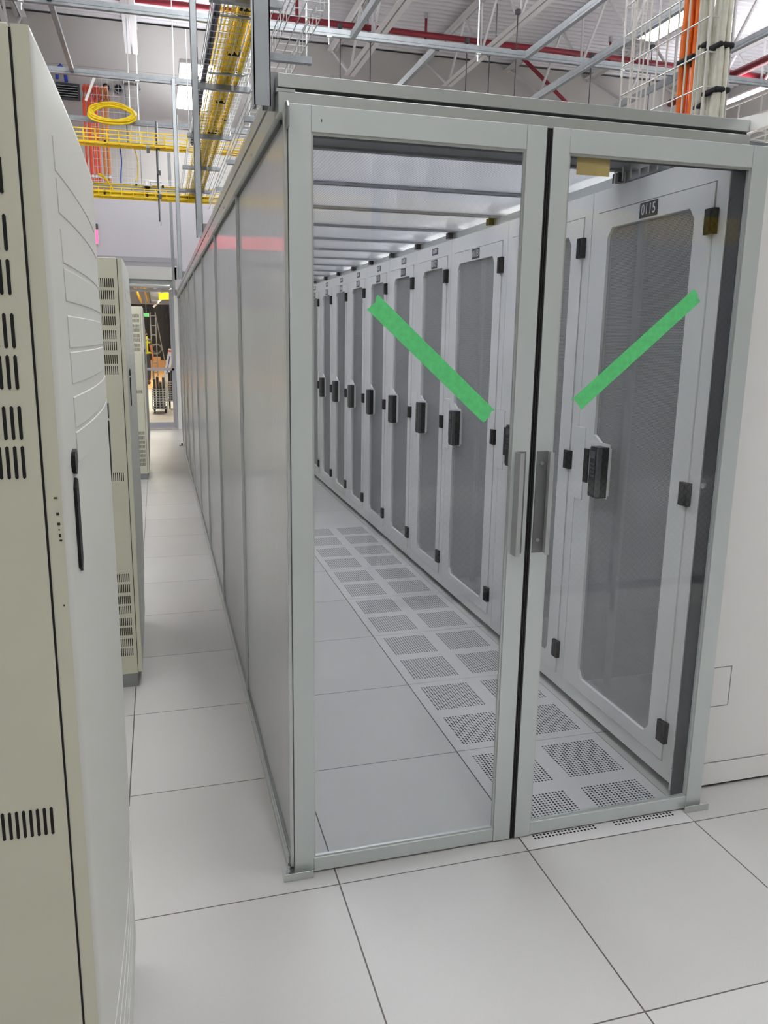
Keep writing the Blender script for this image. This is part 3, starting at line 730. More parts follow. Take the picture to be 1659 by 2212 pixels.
for k in range(9):
    yy = .62+1.03*k
    MB().tube([(-.148, yy, 2.127), (-.142, yy, 2.127)], .005, 8).build('screw', M['zinc'], t, off=t.location)

# translucent roof: sheets and bars
NB = 12; RZ0 = 2.215
bars_y = [.21+.6*k for k in range(NB)]
for k in range(NB-1):
    a, b_ = bars_y[k], bars_y[k+1]
    where = 'nearest one behind the glass doors' if k == 0 else 'farthest one' if k == NB-2 else ORD[k]+' one from the glass doors'
    tag(MB().box((-.085, a+.004, RZ0), (1.36, b_-.004, RZ0+.008)).build('roof_sheet', M['roofpanel'], off=(.6,(a+b_)/2,RZ0)), 'ribbed translucent roof sheet of the cold aisle, '+where, 'roof sheet', 'roof sheets of the cold aisle')
for k in range(1, NB):
    yy = bars_y[k]
    t = thing('roof_bar', 'dark grey bar across the translucent roof, %s from the glass doors' % ORD[k-1], 'roof bar', (.6, yy, RZ0), 'bars under the translucent roof')
    m = MB(); m.box((-.086, yy-.014, RZ0-.012), (1.36, yy+.014, RZ0-.002)); m.box((-.086, yy-.004, RZ0-.002), (1.36, yy+.004, RZ0+.022)); (m.box((-.086, yy-.20, RZ0-.004), (1.36, yy-.014, RZ0-.0005)) if k == 1 else None); m.build('bar', M['barGrey'], t, off=t.location)
    m = MB()
    for q in range(60): m.box((-.075+.0238*q, yy+.006, RZ0-.002), (-.063+.0238*q, yy+.012, RZ0+.008))
    m.build('clip_strip', M['alu_dk'], t, off=t.location)
    MB().box((1.27, yy+.01, RZ0-.045), (1.33, yy+.05, RZ0-.012)).build('end_clip', M['black'], t, off=t.location)
t = MB(); t.box((1.30, .25, 2.149), (1.36, bars_y[-1], 2.176)); t.box((1.30, .25, 2.176), (1.304, bars_y[-1], 2.20))
tag(t.build('roof_ledge', M['alu']), 'aluminium ledge on top of the racks carrying the roof bars', 'rail')

# ------------------------------------------------------------------ beige cabinets on the left
ZR = [1.805,1.757,1.699,1.653,1.596,1.551,1.495,1.450]; ZL = [.541,.491,.438,.391,.335,.289,.236,.191]
def cabinet(y0, xs, label, first):
    W = .86; H = 1.89; D = .95
    c = thing('beige_cabinet', label, 'cabinet', (xs, y0, 0), 'beige cabinets along the left aisle')
    def V_(z):
        z = (z-.065)/(H-.065)
        return max(0.0, min(1.0, 1-abs(2*z-1.06)**3.2))
    def X_(yy, z):
        tt = yy/W
        return .0175 + .022*V_(z)*(1-abs(2*tt-1)**2)
    bd = MB()
    bd.box((-D, 0, .065), (-.002, W, H-.004)); bd.build('cabinet_body', M['beige'], c, bevel=.0015)
    MB().box((-D+.05, .004, 0), (-.004, W-.004, .065)).build('plinth', M['alu_dk'], c)
    # louvre slots in the side that faces the aisle end
    for z in ZR + [.996] + ZL:
        sl = MB()
        for k in range(13):
            x = -.0200 - .0080*k
            sl.poly([(x-.0018,-.0008,z-.0365),(x,-.0008,z-.0382),(x+.0018,-.0008,z-.0365),(x+.0018,-.0008,z-.0017),(x,-.0008,z),(x-.0018,-.0008,z-.0017)], (0,.0012,0))
        sl.build('vent_slot_row', M['hole'], c)
    # bowed door
    dm = MB(); ny, nz = 26, 30
    yv = [.002+(W-.004)*i/ny for i in range(ny+1)]; zv = [.07+(H-.074)*(.5-.5*math.cos(math.pi*i/nz)) for i in range(nz+1)]
    for yy in yv:
        for z in zv: dm.v.append((X_(yy, z), yy, z))
    for i in range(ny):
        for k in range(nz): q = i*(nz+1)+k; dm.face([q, q+nz+1, q+nz+2, q+1])
    o_ = len(dm.v)
    rim = [(i, 0) for i in range(ny+1)] + [(ny, k) for k in range(1, nz+1)] + [(i, nz) for i in range(ny-1, -1, -1)] + [(0, k) for k in range(nz-1, 0, -1)]
    for i, k in rim: dm.v.append((.0, yv[i], zv[k]))
    for q in range(len(rim)):
        q2 = (q+1) % len(rim); i, k = rim[q]; i2, k2 = rim[q2]
        dm.face([i*(nz+1)+k, o_+q, o_+q2, i2*(nz+1)+k2])
    dm.mi[ny*nz:] = [1]*(len(dm.f)-ny*nz)  # door rim takes the beige, bowed face the warm grey
    door = dm.build('cabinet_door', [M['beige_grey'], M['beige']], c)
    MB().box((-.0028, .0010, .07), (.0003, W-.0012, H-.008)).build('dark_gap_strip', M['hole'], c)  # black strip painting the shade of the gap behind the door
    for p in door.data.polygons[:ny*nz]: p.use_smooth = True
    # shallow raised panels on the door in line with the vents
    for z in ZR + ZL:
        em = MB(); ya, yb = .112, .695; n_ = 10
        for i in range(n_+1):
            yy = ya+(yb-ya)*i/n_
            for z_ in (z-.038, z): em.v.append((X_(yy, z_)+.0010, yy, z_))
        for i in range(n_): em.face([2*i, 2*i+2, 2*i+3, 2*i+1])
        b2 = len(em.v)
        for i in range(n_+1):
            yy = ya+(yb-ya)*i/n_
            for z_, dz in ((z-.038, -.0015), (z, .0015)): em.v.append((X_(yy, z_)-.0004, yy, z_+dz))
        for i in range(n_):
            em.face([2*i, b2+2*i, b2+2*i+2, 2*i+2]); em.face([2*i+1, 2*i+3, b2+2*i+3, b2+2*i+1])
        em.face([0, 1, b2+1, b2]); em.face([2*n_, b2+2*n_, b2+2*n_+1, 2*n_+1])
        em.build('raised_panel', M['beige_grey'], door)
    for yy in (.082, .780):
        x = X_(yy, 1.4)
        k = MB(); k.tube([(x-.004, yy, 1.418), (x+.004, yy, 1.418)], .016, 16); k.build('lock_barrel', M['black'], door, smooth=False)
        k = MB(); k.poly([(x-.003,yy-.012,1.283),(x-.003,yy+.004,1.274),(x-.003,yy+.016,1.290),(x-.003,yy+.016,1.392),(x-.003,yy-.004,1.398),(x-.003,yy-.012,1.386)], (.006,0,0)); k.build('handle_slot', M['hole'], door)
    if first:
        ch = MB()
        for (xx, zz, a_, b_) in ((.011,1.388,.004,.0015),(.012,1.369,.003,.003),(.0125,1.357,.003,.003),(.0125,1.350,.0015,.0015),(.013,1.343,.002,.004),(.0135,1.337,.003,.002),(.012,1.257,.0015,.002)):
            ch.box((xx-a_/2, .0012, zz-b_/2), (xx+a_/2, .0022, zz+b_/2))
        ch.build('paint_chips', M['chip'], door)
    return c
cabinet(-1.0, -.585, 'beige cabinet with bowed door filling the left edge of the view', True)
cabinet(1.50, -.595, 'beige cabinet with bowed door, second along the left side', False)
cabinet(6.90, -.605, 'beige cabinet farthest along the left side, before the glazed door', False)

# ------------------------------------------------------------------ overhead strut grid
ZS = 4.252
def strut(name, p0, p1, label, rods=(), posts=(), double=False, cat='strut channel', mat='galv', group='overhead strut channels'):
    p0, p1 = Vector(p0), Vector(p1); c = (p0+p1)/2
    t = thing(name, label, cat, c, group)
    d = (p1-p0).normalized(); side = Vector((-d.y, d.x, 0)) if abs(d.z) < .5 else Vector((1,0,0))
    m = MB()
    def ch(z_):
        m.bar(p0+Vector((0,0,z_)), p1+Vector((0,0,z_)), .041, .003)                        # web
        for sg in (-1, 1):
            m.bar(p0+side*sg*.019+Vector((0,0,z_+.020)), p1+side*sg*.019+Vector((0,0,z_+.020)), .003, .041)
            m.bar(p0+side*sg*.014+Vector((0,0,z_+.040)), p1+side*sg*.014+Vector((0,0,z_+.040)), .010, .003)
    ch(0)
    if double: 
        m.bar(p0+Vector((0,0,-.012)), p1+Vector((0,0,-.012)), .041, .020)
    m.build('channel', M[mat], t, off=c)
    for r_ in rods:
        q = p0 + d*r_
        mm = MB(); mm.tube([(q.x, q.y, ZS-.09), (q.x, q.y, 6.95)], .0065, 6); mm.build('threaded_rod', M['zinc'], t, off=c)
        mm = MB(); mm.box((q.x-.022, q.y-.022, ZS-.03), (q.x+.022, q.y+.022, ZS-.022)); mm.tube([(q.x,q.y,ZS-.05),(q.x,q.y,ZS-.03)], .012, 6); mm.build('nut', M['zinc'], t, off=c)
    return t
strut('strut_channel', (-6, 5.5, ZS), (8, 5.5, ZS), 'long grey strut channel crossing overhead, nearest of the cross channels', rods=(4.6, 7.16, 8.6, 10.15, 12.2), double=True)
strut('strut_channel', (-6, 7.3, ZS), (1.2, 7.3, ZS), 'grey strut channel crossing overhead, second of the cross channels', rods=(5.47, 5.85), double=True)
strut('strut_channel', (-6, 9.15, ZS), (1.2, 9.15, ZS), 'grey strut channel crossing overhead behind the coiled cable, third of the cross channels', rods=(5.35,), double=True)
strut('strut_channel', (-1.18, 2.5, ZS), (-1.18, 7.28, ZS), 'grey strut channel running lengthwise above the beige cabinets')
strut('strut_channel', (1.38, 1.5, ZS), (1.38, 5.48, ZS), 'grey strut channel running lengthwise above the left glass door', double=True)
strut('strut_channel', (2.20, 5.52, ZS-.01), (2.20, 11.5, ZS-.01), 'grey strut channel running lengthwise behind the cross channel over the glass doors', double=True)
strut('strut_channel', (3.10, 1.5, ZS), (3.10, 5.48, ZS), 'grey strut channel running lengthwise above the right glass door', double=True)
strut('strut_channel', (3.66, 1.5, ZS-.09), (3.66, 11.5, ZS-.09), 'heavier doubled strut channel running lengthwise toward the far wall', double=True)
strut('strut_channel', (4.75, 1.5, ZS-.05), (4.75, 11.5, ZS-.05), 'grey strut channel running lengthwise at the right behind the vertical wire basket', double=True)
# upright drop posts standing on the containment rail
for i, (yy, xx, topz) in enumerate(((.12, -.178, 4.3), (3.4, -.152, 4.3), (7.27, -.160, 4.27), (10.9, -.150, 4.3))):
    lab = ['wide grey drop post above the left corner of the glass doors', 'grey drop post above the side panels, second from the glass doors', 'grey drop post above the side panels, third from the glass doors', 'grey drop post above the side panels, farthest from the glass doors'][i]
    t = thing('drop_post', lab, 'drop post', (xx, yy, 2.2), 'drop posts along the side panels')
    zb = 2.13 if i == 0 else 2.205
    m = MB(); h = .0205
    m.box((xx-h, yy-h, zb), (xx+h, yy-h+.003, topz)); m.box((xx-h, yy-h, zb), (xx-h+.003, yy+h, topz)); m.box((xx+h-.003, yy-h, zb), (xx+h, yy+h, topz))
    m.box((xx-h, yy+h-.003, zb), (xx-h+.010, yy+h, topz)); m.box((xx+h-.010, yy+h-.003, zb), (xx+h, yy+h, topz))
    m.build('channel', M['galvpost'], t, off=t.location)
    MB().box((xx+.005, yy+h, zb-.0), (xx+.055, yy+h+.006, zb+.09)).build('foot_angle', M['alu_dk'], t, off=t.location)
# short drop with rods near the dome camera
t = thing('drop_hanger', 'slotted grey drop hanger with rods between the cross channels and the dome camera', 'hanger', (-.33, 9.1, 3.0), 'drop hanger')
m = MB(); m.box((-.352, 9.02, 3.05), (-.334, 9.04, 4.27)); m.build('slotted_strip', M['dkgrey'], t, off=t.location)
MB().tube([(-.325, 9.0, 3.0), (-.325, 9.0, 4.25)], .008, 6).build('rod', M['zinc'], t, off=t.location)
for zz in (3.33, 3.62, 3.92): MB().box((-.345, 8.97, zz), (-.305, 9.02, zz+.05)).build('clamp', M['dkgrey'], t, off=t.location)

# ------------------------------------------------------------------ wire basket trays
def basket_mesh(p0, axis, L, w_, h, sx, wires, r=.0025, zs=True):
    """U basket: runs along axis ('x' or 'y') from corner p0"""
    m = MB(); x, y, z = p0
    def pt(l, a, b_): return (x+l, y+a, z+b_) if axis == 'x' else (x+a, y+l, z+b_)
    nw = wires
    for i in range(nw+1): a = w_*i/nw; m.tube([pt(0,a,0), pt(L,a,0)], r, 4)
    nh = max(1, round(h/.05))
    for k in range(1, nh+1):
        for a in (0, w_): m.tube([pt(0,a,h*k/nh), pt(L,a,h*k/nh)], r, 4)
    n = int(L/sx)
    for i in range(n+1):
        l = i*sx; m.tube([pt(l,0,h), pt(l,0,0), pt(l,w_,0), pt(l,w_,h)], r, 4)
    return m
t = thing('wire_basket_tray', 'silver wire basket tray carrying yellow cables over the left aisle', 'cable tray', (.1, 6, 3.4))
basket_mesh((-.06, 1.6, 3.40), 'y', 7.6, .33, .10, .1, 6, .003).build('basket', M['zinc'], t, off=t.location)
for yy in (2.75, 4.3, 5.77, 7.17, 8.57):
    k = MB(); k.box((-.10, yy-.02, 3.355), (.30, yy+.02, 3.392)); k.build('bearer', M['galv'], t, off=t.location)
for yy in (4.02, 3.0):
    MB().tube([(-.02, yy, 3.385), (.22, yy, 3.385), (.252, yy, 3.40), (.256, yy, 3.44), (.256, yy, 3.60)], .009, 8).build('hook_bracket', M['alu_dk'], t, off=t.location)
for yy in (2.75, 5.77, 8.57):
    for xx in (-.085, .285): MB().tube([(xx, yy, 3.34), (xx, yy, ZS)], .006, 6).build('rod', M['zinc'], t, off=t.location)
t = thing('wire_basket_tray', 'yellow wire basket nested in the silver tray over the left aisle', 'cable tray', (.03, 6, 3.42))
basket_mesh((.0, 1.6, 3.408), 'y', 7.7, .085, .075, .1, 2, .003).build('basket', M['yellow'], t, off=t.location)
def cables(name, label, cat, pts_fn, n, spread, r, mat, straps, seed, group=None, strap_mat='strap', axis='y'):
    rnd = random.Random(seed); base = Vector(pts_fn(0.0)); t = thing(name, label, cat, base, group)
    for k in range(n):
        ox = rnd.uniform(-1,1)*spread[0]; oz = rnd.uniform(-1,1)*spread[1]; ph = rnd.uniform(0, 6)
        pts = []
        for i in range(25):
            q = Vector(pts_fn(i/24)); wob = math.sin(ph+i*.7)*spread[0]*.15
            if axis == 'y': q += Vector((ox+wob, 0, oz+wob*.4))
            elif axis == 'z': q += Vector((oz+wob*.3, ox+wob, 0))
            else: q += Vector((0, ox+wob, oz))
            pts.append(q)
        m = MB(); m.tube(pts, r, 6); m.build('cable', M[mat], t, off=base, smooth=True)
    for s_ in straps:
        q = Vector(pts_fn(s_)); a, b_ = spread[0]+r*.8, spread[1]+r*.8
        m = MB()
        if axis == 'y': lo, hi = (q.x-a, q.y-.012, q.z-b_), (q.x+a, q.y+.012, q.z+b_)
        elif axis == 'z': lo, hi = (q.x-b_, q.y-a, q.z-.009), (q.x+b_, q.y+a, q.z+.009)
        else: lo, hi = (q.x-.012, q.y-a, q.z-b_), (q.x+.012, q.y+a, q.z+b_)
        m.box(lo, hi); m.build('strap', M[strap_mat], t, off=base, bevel=.006)
    return t
cables('fibre_cable_bundle', 'thick bundle of yellow fibre cables lying in the silver basket tray', 'cable bundle', lambda s: (.125+.0*s, 1.7+7.4*s, 3.432), 16, (.036, .022), .0085, 'yellowcable', (.17, .27, .42, .55), 11)
cables('fibre_cable_bundle', 'thinner bundle of yellow fibre cables beside the thick one in the tray', 'cable bundle', lambda s: (.195, 1.7+7.2*s, 3.425), 8, (.012, .016), .008, 'yellowcable', (.2, .33, .5), 12)
cables('dark_cable_bundle', 'dark navy cable bundle along the left edge of the silver tray', 'cable bundle', lambda s: (-.035, 1.7+4.6*s, 3.435), 7, (.012, .022), .009, 'darkcable', (.3, .48), 13)
cables('fibre_cable_bundle', 'few loose yellow cables lying in the nested yellow basket', 'cable bundle', lambda s: (.045, 1.7+7.5*s, 3.428), 3, (.03, .008), .006, 'yellowcable', (), 14)
# silver basket to the right of it, higher edge seen near the wide post
t = thing('wire_basket_tray', 'second silver wire basket tray right of the yellow cables', 'cable tray', (.4, 4, 3.2))
basket_mesh((.28, 2.2, 3.20), 'y', 6.6, .16, .12, .1, 3, .003).build('basket', M['zinc'], t, off=t.location)
for yy in (2.95, 4.3, 5.8, 7.2): MB().box((.25, yy-.02, 3.155), (.50, yy+.02, 3.193)).build('bearer', M['galv'], t, off=t.location)
for yy in (2.95, 5.8): MB().tube([(.47, yy, 3.15), (.47, yy, ZS)], .006, 6).build('rod', M['zinc'], t, off=t.location)
# cross trays at the far end
t = thing('wire_basket_tray', 'upper yellow wire basket tray crossing above the far end of the aisle', 'cable tray', (-.6, 9, 3.95))
basket_mesh((-5, 8.9, 3.945), 'x', 6.4, .22, .15, .14, 4, .0085).build('basket', M['yellow'], t, off=t.location)
for xx in (-3.5, -1.9, -.45, .9): MB().box((xx-.02, 8.86, 3.91), (xx+.02, 9.16, 3.94)).build('bearer', M['galv'], t, off=t.location)
for xx in (-1.9, -.45, .9): MB().tube([(xx, 9.14, 3.9), (xx, 9.14, ZS)], .006, 6).build('rod', M['zinc'], t, off=t.location)
cables('fibre_cable_bundle', 'yellow cables lying in the upper yellow cross tray', 'cable bundle', lambda s: (-5+6.3*s, 9.0, 3.968), 10, (.05, .012), .008, 'yellowcable', (.64, .82), 21, axis='x')
t = thing('wire_basket_tray', 'lower yellow wire basket tray crossing just above the white wall', 'cable tray', (-.6, 9.1, 3.3))
basket_mesh((-5, 9.0, 3.335), 'x', 7.2, .22, .10, .14, 4, .007).build('basket', M['yellow'], t, off=t.location)
for xx in (-3.5, -1.2, -.35, 1.2): MB().tube([(xx, 9.2, 3.3), (xx, 9.2, ZS)], .006, 6).build('rod', M['zinc'], t, off=t.location)
cables('fibre_cable_bundle', 'fat yellow cable bundle strapped in the lower cross tray', 'cable bundle', lambda s: (-5+7.0*s, 9.06, 3.372), 14, (.05, .02), .009, 'yellowcable', (.57, .645, .72, .78), 22, axis='x')
t = thing('wire_basket_tray', 'silver wire basket tray crossing between the two yellow cross trays', 'cable tray', (-.6, 9.3, 3.5))
basket_mesh((-5, 9.25, 3.50), 'x', 6.6, .40, .10, .12, 6, .003).build('basket', M['zinc'], t, off=t.location)
MB().box((-5, 9.22, 3.46), (1.6, 9.25, 3.50)).build('side_rail', M['galv'], t, off=t.location)
for xx in (-2.5, -.6, .8): MB().tube([(xx, 9.68, 3.47), (xx, 9.68, ZS)], .006, 6).build('rod', M['zinc'], t, off=t.location)
cables('fibre_cable_bundle', 'loose pale yellow cables lying in the silver cross tray', 'cable bundle', lambda s: (-1.3+1.7*s, 9.33, 3.525), 6, (.05, .015), .008, 'yellowcable', (.4, .6), 23, axis='x')
# vertical drop basket behind the coil
t = thing('wire_basket', 'upright silver wire basket behind the yellow cable coil', 'wire basket', (-.9, 9.7, 3.6))
m = MB()
for i in range(9): m.tube([(-1.15+.07*i, 9.75, 3.6), (-1.15+.07*i, 9.75, 4.95)], .0025, 4)
for i in range(14): m.tube([(-1.17, 9.75, 3.62+.1*i), (-.57, 9.75, 3.62+.1*i)], .0025, 4)
m.build('wire_mesh', M['zinc'], t, off=t.location)
MB().tube([(-.55, 9.75, 3.6), (-.55, 9.75, 5.0)], .012, 6).build('edge_rod', M['zinc'], t, off=t.location)
MB().bar((-1.22, 9.7, 4.62), (-1.08, 9.7, 4.95), .03, .03).build('brace', M['signwhite'], t, off=t.location)
# coil of yellow cable hung on the third cross channel
coil = thing('cable_coil', 'flat coil of yellow cable hung on the third cross channel', 'cable coil', (-.87, 9.08, 4.4))
rnd = random.Random(31)
for k in range(12):
    R1 = .265 + rnd.uniform(-.035, .03); tl = math.radians(48+rnd.uniform(-5,5)); zc = 4.33+rnd.uniform(-.02,.02)
    pts = []
    for a in range(28):
        th = 2*math.pi*a/28; u_, v_ = R1*math.cos(th), R1*math.sin(th)*.95
        pts.append((-.87+u_+.02*math.sin(3*th+k), 9.06+v_*math.cos(tl)*.9, zc+v_*math.sin(tl)*.75))
    MB().tube(pts, .012, 6, closed=True).build('cable', M['yellowcable'], coil, off=coil.location, smooth=True)
cables('cable_drop', 'yellow cables hanging down from the upper cross tray', 'cable drop', lambda s: (-.63+.05*math.sin(3*s), 9.05, 3.95-.42*s), 4, (.02, .006), .006, 'yellowcable', (), 41, axis='x')
cables('cable_drop', 'blue cable hanging down from the upper cross tray', 'cable drop', lambda s: (-.80+.01*math.sin(5*s), 9.2, 3.95-.42*s), 1, (.0, .0), .009, 'bluecable', (), 42, axis='x')
cables('cable_drop', 'yellow cable tails dropping from the orange ducts into the lower tray', 'cable drop', lambda s: (-1.08+.18*s, 9.15, 3.60-.2*s*s), 5, (.05, .03), .006, 'yellowcable', (), 43, axis='x')
# orange innerducts coming out of the far wall
for i in range(6):
    xx = -1.43+.064*i + (.02 if i > 3 else 0); col = 'innerduct' if i < 4 else 'innerduct_tan'
    lab = ('bright orange' if i < 4 else 'tan orange') + ' innerduct pipe hanging from the far wall, %s from the left' % ORD[i]
    t = thing('innerduct_pipe', lab, 'duct pipe', (xx, 12.3, 4.0), 'innerduct pipes at the far wall')
    m = MB(); m.tube([(xx, 13.8, 5.68), (xx, 13.2, 5.70), (xx, 12.75, 5.66), (xx, 12.52, 5.55), (xx, 12.45, 5.35), (xx, 12.45, 3.95)], .026, 10); m.build('pipe', M[col], t, off=t.location, smooth=True)
    m = MB(); m.tube([(xx, 12.45, 4.16), (xx, 12.45, 4.20)], .030, 10); m.build('collar', M['zinc'], t, off=t.location)
# wall fittings
t = thing('wall_vent', 'dark louvred vent high on the far wall', 'vent', (-1.76, 13.78, 5.7), None)
MB().ring_plate([(-1.98,13.75,5.68),(-1.58,13.75,5.68),(-1.58,13.75,5.95),(-1.98,13.75,5.95)], [(-1.95,13.75,5.71),(-1.61,13.75,5.71),(-1.61,13.75,5.92),(-1.95,13.75,5.92)], (0,.05,0)).build('vent_frame', M['dkgrey'], t, off=t.location)
MB().box((-1.95,13.77,5.71),(-1.61,13.79,5.92)).build('vent_back', M['hole'], t, off=t.location)
m = MB()
for k in range(5): m.box((-1.95,13.755,5.735+.042*k),(-1.61,13.77,5.742+.042*k))
m.build('louvre', M['alu'], t, off=t.location)
MB().tube([(-1.93,13.6,5.95),(-1.92,13.55,6.1),(-1.86,13.55,6.17),(-1.80,13.6,6.1),(-1.79,13.7,5.95)], .03, 8).build('blue_loop', M['bluecable'], t, off=t.location, smooth=True)
for i, xx in enumerate((-1.13, -.92)):
    t = thing('wall_sleeve', ['round dark cable sleeve in the far wall, left one', 'round dark cable sleeve in the far wall beside the grey conduit'][i], 'wall sleeve', (xx, 13.75, 5.92), 'round sleeves in the far wall')
    MB().tube([(xx,13.70,5.92),(xx,13.8,5.92)], .075, 20).build('sleeve_rim', M['alu_dk'], t, off=t.location)
    MB().tube([(xx,13.695,5.92),(xx,13.70,5.92)], .062, 20).build('sleeve_hole', M['hole'], t, off=t.location)
m = MB(); m.tube([(-.84,13.7,6.1),(-.82,13.65,5.98),(-.70,13.6,5.99),(-.58,13.55,5.97),(-.55,13.5,5.88)], .024, 8); m.tube([(-.82,13.65,5.98),(-.80,13.6,5.6),(-.79,13.6,4.9)], .02, 8)
tag(m.build('conduit', M['alu_dk'], smooth=True), 'grey bent conduit beside the right wall sleeve', 'conduit')
# dome camera
t = thing('dome_camera', 'white dome camera hanging under the silver cross tray', 'security camera', (-.48, 9.1, 3.5))
m = MB(); m.tube([(-.48,9.1,3.56),(-.48,9.1,3.545),(-.48,9.1,3.50),(-.48,9.1,3.485)], [.02,.04,.055,.053], 18); m.build('camera_body', M['housing'], t, off=t.location, smooth=True)
m = MB(); m.tube([(-.48,9.1,3.49),(-.48,9.1,3.47),(-.48,9.1,3.455),(-.48,9.1,3.447)], [.040,.036,.022,.006], 18); m.build('smoked_dome', M['black'], t, off=t.location, smooth=True)
MB().box((-.50,9.08,3.545),(-.30,9.12,3.565)).build('mounting_arm', M['zinc'], t, off=t.location)
# lit red sign on the white wall
t = thing('exit_sign', 'lit red sign on the white wall just past the first beige cabinet', 'sign', (-1.42, 11.75, 3.03))
MB().box((-1.60, 11.74, 3.02), (-1.285, 11.80, 3.25)).build('housing', M['housing'], t, off=t.location)
MB().box((-1.585, 11.735, 3.035), (-1.29, 11.74, 3.235)).build('sign_face', M['exit'], t, off=t.location)
MB().box((-1.31, 11.70, 3.25), (-1.28, 11.76, 3.33)).build('bracket', M['dkgrey'], t, off=t.location)

# ------------------------------------------------------------------ vertical wire basket at the right with cable drops
t = thing('vertical_wire_basket', 'upright silver wire basket rising from the racks at the right', 'wire basket', (1.27, .57, 2.15))
m = MB(); X0 = 1.25; dep = .085; ya, yb, zb, zt = .335, .812, 2.16, 3.6
yl = [ya+(yb-ya)*i/9 for i in range(10)]
for yy in yl: m.tube([(X0, yy, zb), (X0, yy, zt)], .0032, 5)
z = 2.262
while z < zt:
    m.tube([(X0+dep, ya, z+.004), (X0, ya, z+.004), (X0, yb, z+.004), (X0+dep, yb, z+.004)], .0028, 5); z += .1
for xx in (X0+dep*.5, X0+dep):
    for yy in (ya, yb): m.tube([(xx, yy, 2.262 if yy == ya else zb), (xx, yy, zt)], .003, 5)
m.build('basket', M['whitewire'], t, off=t.location)
MB().box((X0+.02, .45, 2.147), (X0+dep, .75, 2.16)).build('foot_plate', M['galv'], t, off=t.location)
cables('orange_cable_bundle', 'bright orange cable bundle dropping inside the upright wire basket', 'cable bundle', lambda s: (1.30, .485-.0*s, 2.16+1.4*s), 14, (.040, .022), .0085, 'orangecable', (.10, .235, .39, .5), 51, axis='z')
cables('cream_cable_bundle', 'thin cream cable bundle between the orange and the thick cream ones', 'cable bundle', lambda s: (1.30, .412, 2.16+1.4*s), 5, (.016, .012), .0075, 'creamcable', (.12, .25, .40), 52, axis='z')
cables('cream_cable_bundle', 'thick cream cable bundle at the right of the upright wire basket', 'cable bundle', lambda s: (1.305, .350+.004*s, 2.20+1.36*s), 14, (.030, .022), .008, 'creamcable', (.03, .115, .21, .35), 53, axis='z')
t = thing('wire_basket_tray', 'silver wire basket tray lying above the racks at the right edge', 'cable tray', (1.6, 1.2, 2.25))
basket_mesh((1.50, .16, 2.262), 'y', 3.4, .30, .11, .105, 5, .003).build('basket', M['whitewire'], t, off=t.location)
for yy in (.5, 1.6, 2.8): MB().box((1.47, yy-.02, 2.15), (1.83, yy+.02, 2.258)).build('stand_off', M['galv'], t, off=t.location)

# ------------------------------------------------------------------ roof joists, sprinkler pipes, lights
jx = [-6.13+1.83*i for i in range(10)]
for i, x in enumerate(jx):
    t = thing('roof_joist', 'white open-web steel roof joist, %s from the left wall' % ORD[i], 'roof joist', (x, 2, 6.1), 'white roof joists')
    for nm, z, ye in (('bottom_chord', 6.10, 12.4), ('top_chord', 6.95, RY1)):
        m = MB()
        for sx in (-1, 1):
            m.box((x+sx*.014-(.085 if sx < 0 else 0), RY0, z-.003), (x+sx*.014+(.085 if sx > 0 else 0), ye, z+.003))
            m.box((x+sx*.012-(.006 if sx < 0 else 0), RY0, z if nm[0] == 'b' else z-.06), (x+sx*.012+(.006 if sx > 0 else 0), ye, z+.06 if nm[0] == 'b' else z))
        m.build(nm, M['joist'], t, off=t.location)
    yy = 12.3; up_ = True; k = 0
    MB().bar((x, 12.35, 6.12), (x, 13.72, 6.93), .045, .045).build('end_web', M['joist'], t, off=t.location)
    while yy > 1.0:
        MB().bar((x, yy, 6.12 if up_ else 6.93), (x, yy-.72, 6.93 if up_ else 6.12), .035, .035).build('web', M['joist'], t, off=t.location)
        if not up_: MB().bar((x, yy-.72, 6.12), (x, yy-.72, 6.93), .03, .03).build('web', M['joist'], t, off=t.location)
        yy -= .72; up_ = not up_
t = thing('sprinkler_pipe', 'dark red sprinkler pipe crossing under the roof', 'pipe', (2, 11, 6.3))
MB().tube([(-8, 11, 6.42), (11, 11, 6.36)], .045, 12).build('pipe', M['redpipe'], t, off=t.location, smooth=True)
for x in (1.85, 3.95, 7.3):
    MB().tube([(x, 11, 6.28), (x, 11, 7.0 if x < 2 else 6.62)], .026 if x < 2 else .02, 8).build('riser', M['redpipe'], t, off=t.location)
for x in (3.95, 7.3): MB().tube([(x, 11, 6.62), (x, 11, 6.70)], .035, 8).build('sprinkler_head', M['zinc'], t, off=t.location)
for x in (.9, 3.0, 5.2, 8): MB().tube([(x, 11.06, 6.26), (x, 11.06, 7.0)], .008, 6).build('hanger', M['galv'], t, off=t.location)
t = thing('sprinkler_pipe', 'dark red sprinkler pipe slanting down in front of the far wall', 'pipe', (7, 12.6, 6.1))
MB().tube([(6.2, 12.6, 6.95), (8.2, 12.6, 5.5)], .035, 10).build('pipe', M['redpipe'], t, off=t.location, smooth=True)
MB().tube([(8.15, 12.6, 5.4), (8.25, 12.6, 5.62)], .05, 10).build('coupling', M['redpipe'], t, off=t.location, smooth=True)
t = thing('sprinkler_pipe', 'dark red sprinkler pipe running lengthwise under the roof at the right', 'pipe', (9.5, 8, 6.2))
MB().tube([(9.55, 2, 6.2), (9.55, 12.4, 6.2)], .07, 12).build('pipe', M['redpipe'], t, off=t.location, smooth=True)
MB().tube([(9.55, 11.2, 6.05), (9.55, 11.3, 6.35)], .02, 8).build('clamp', M['redpipe'], t, off=t.location)
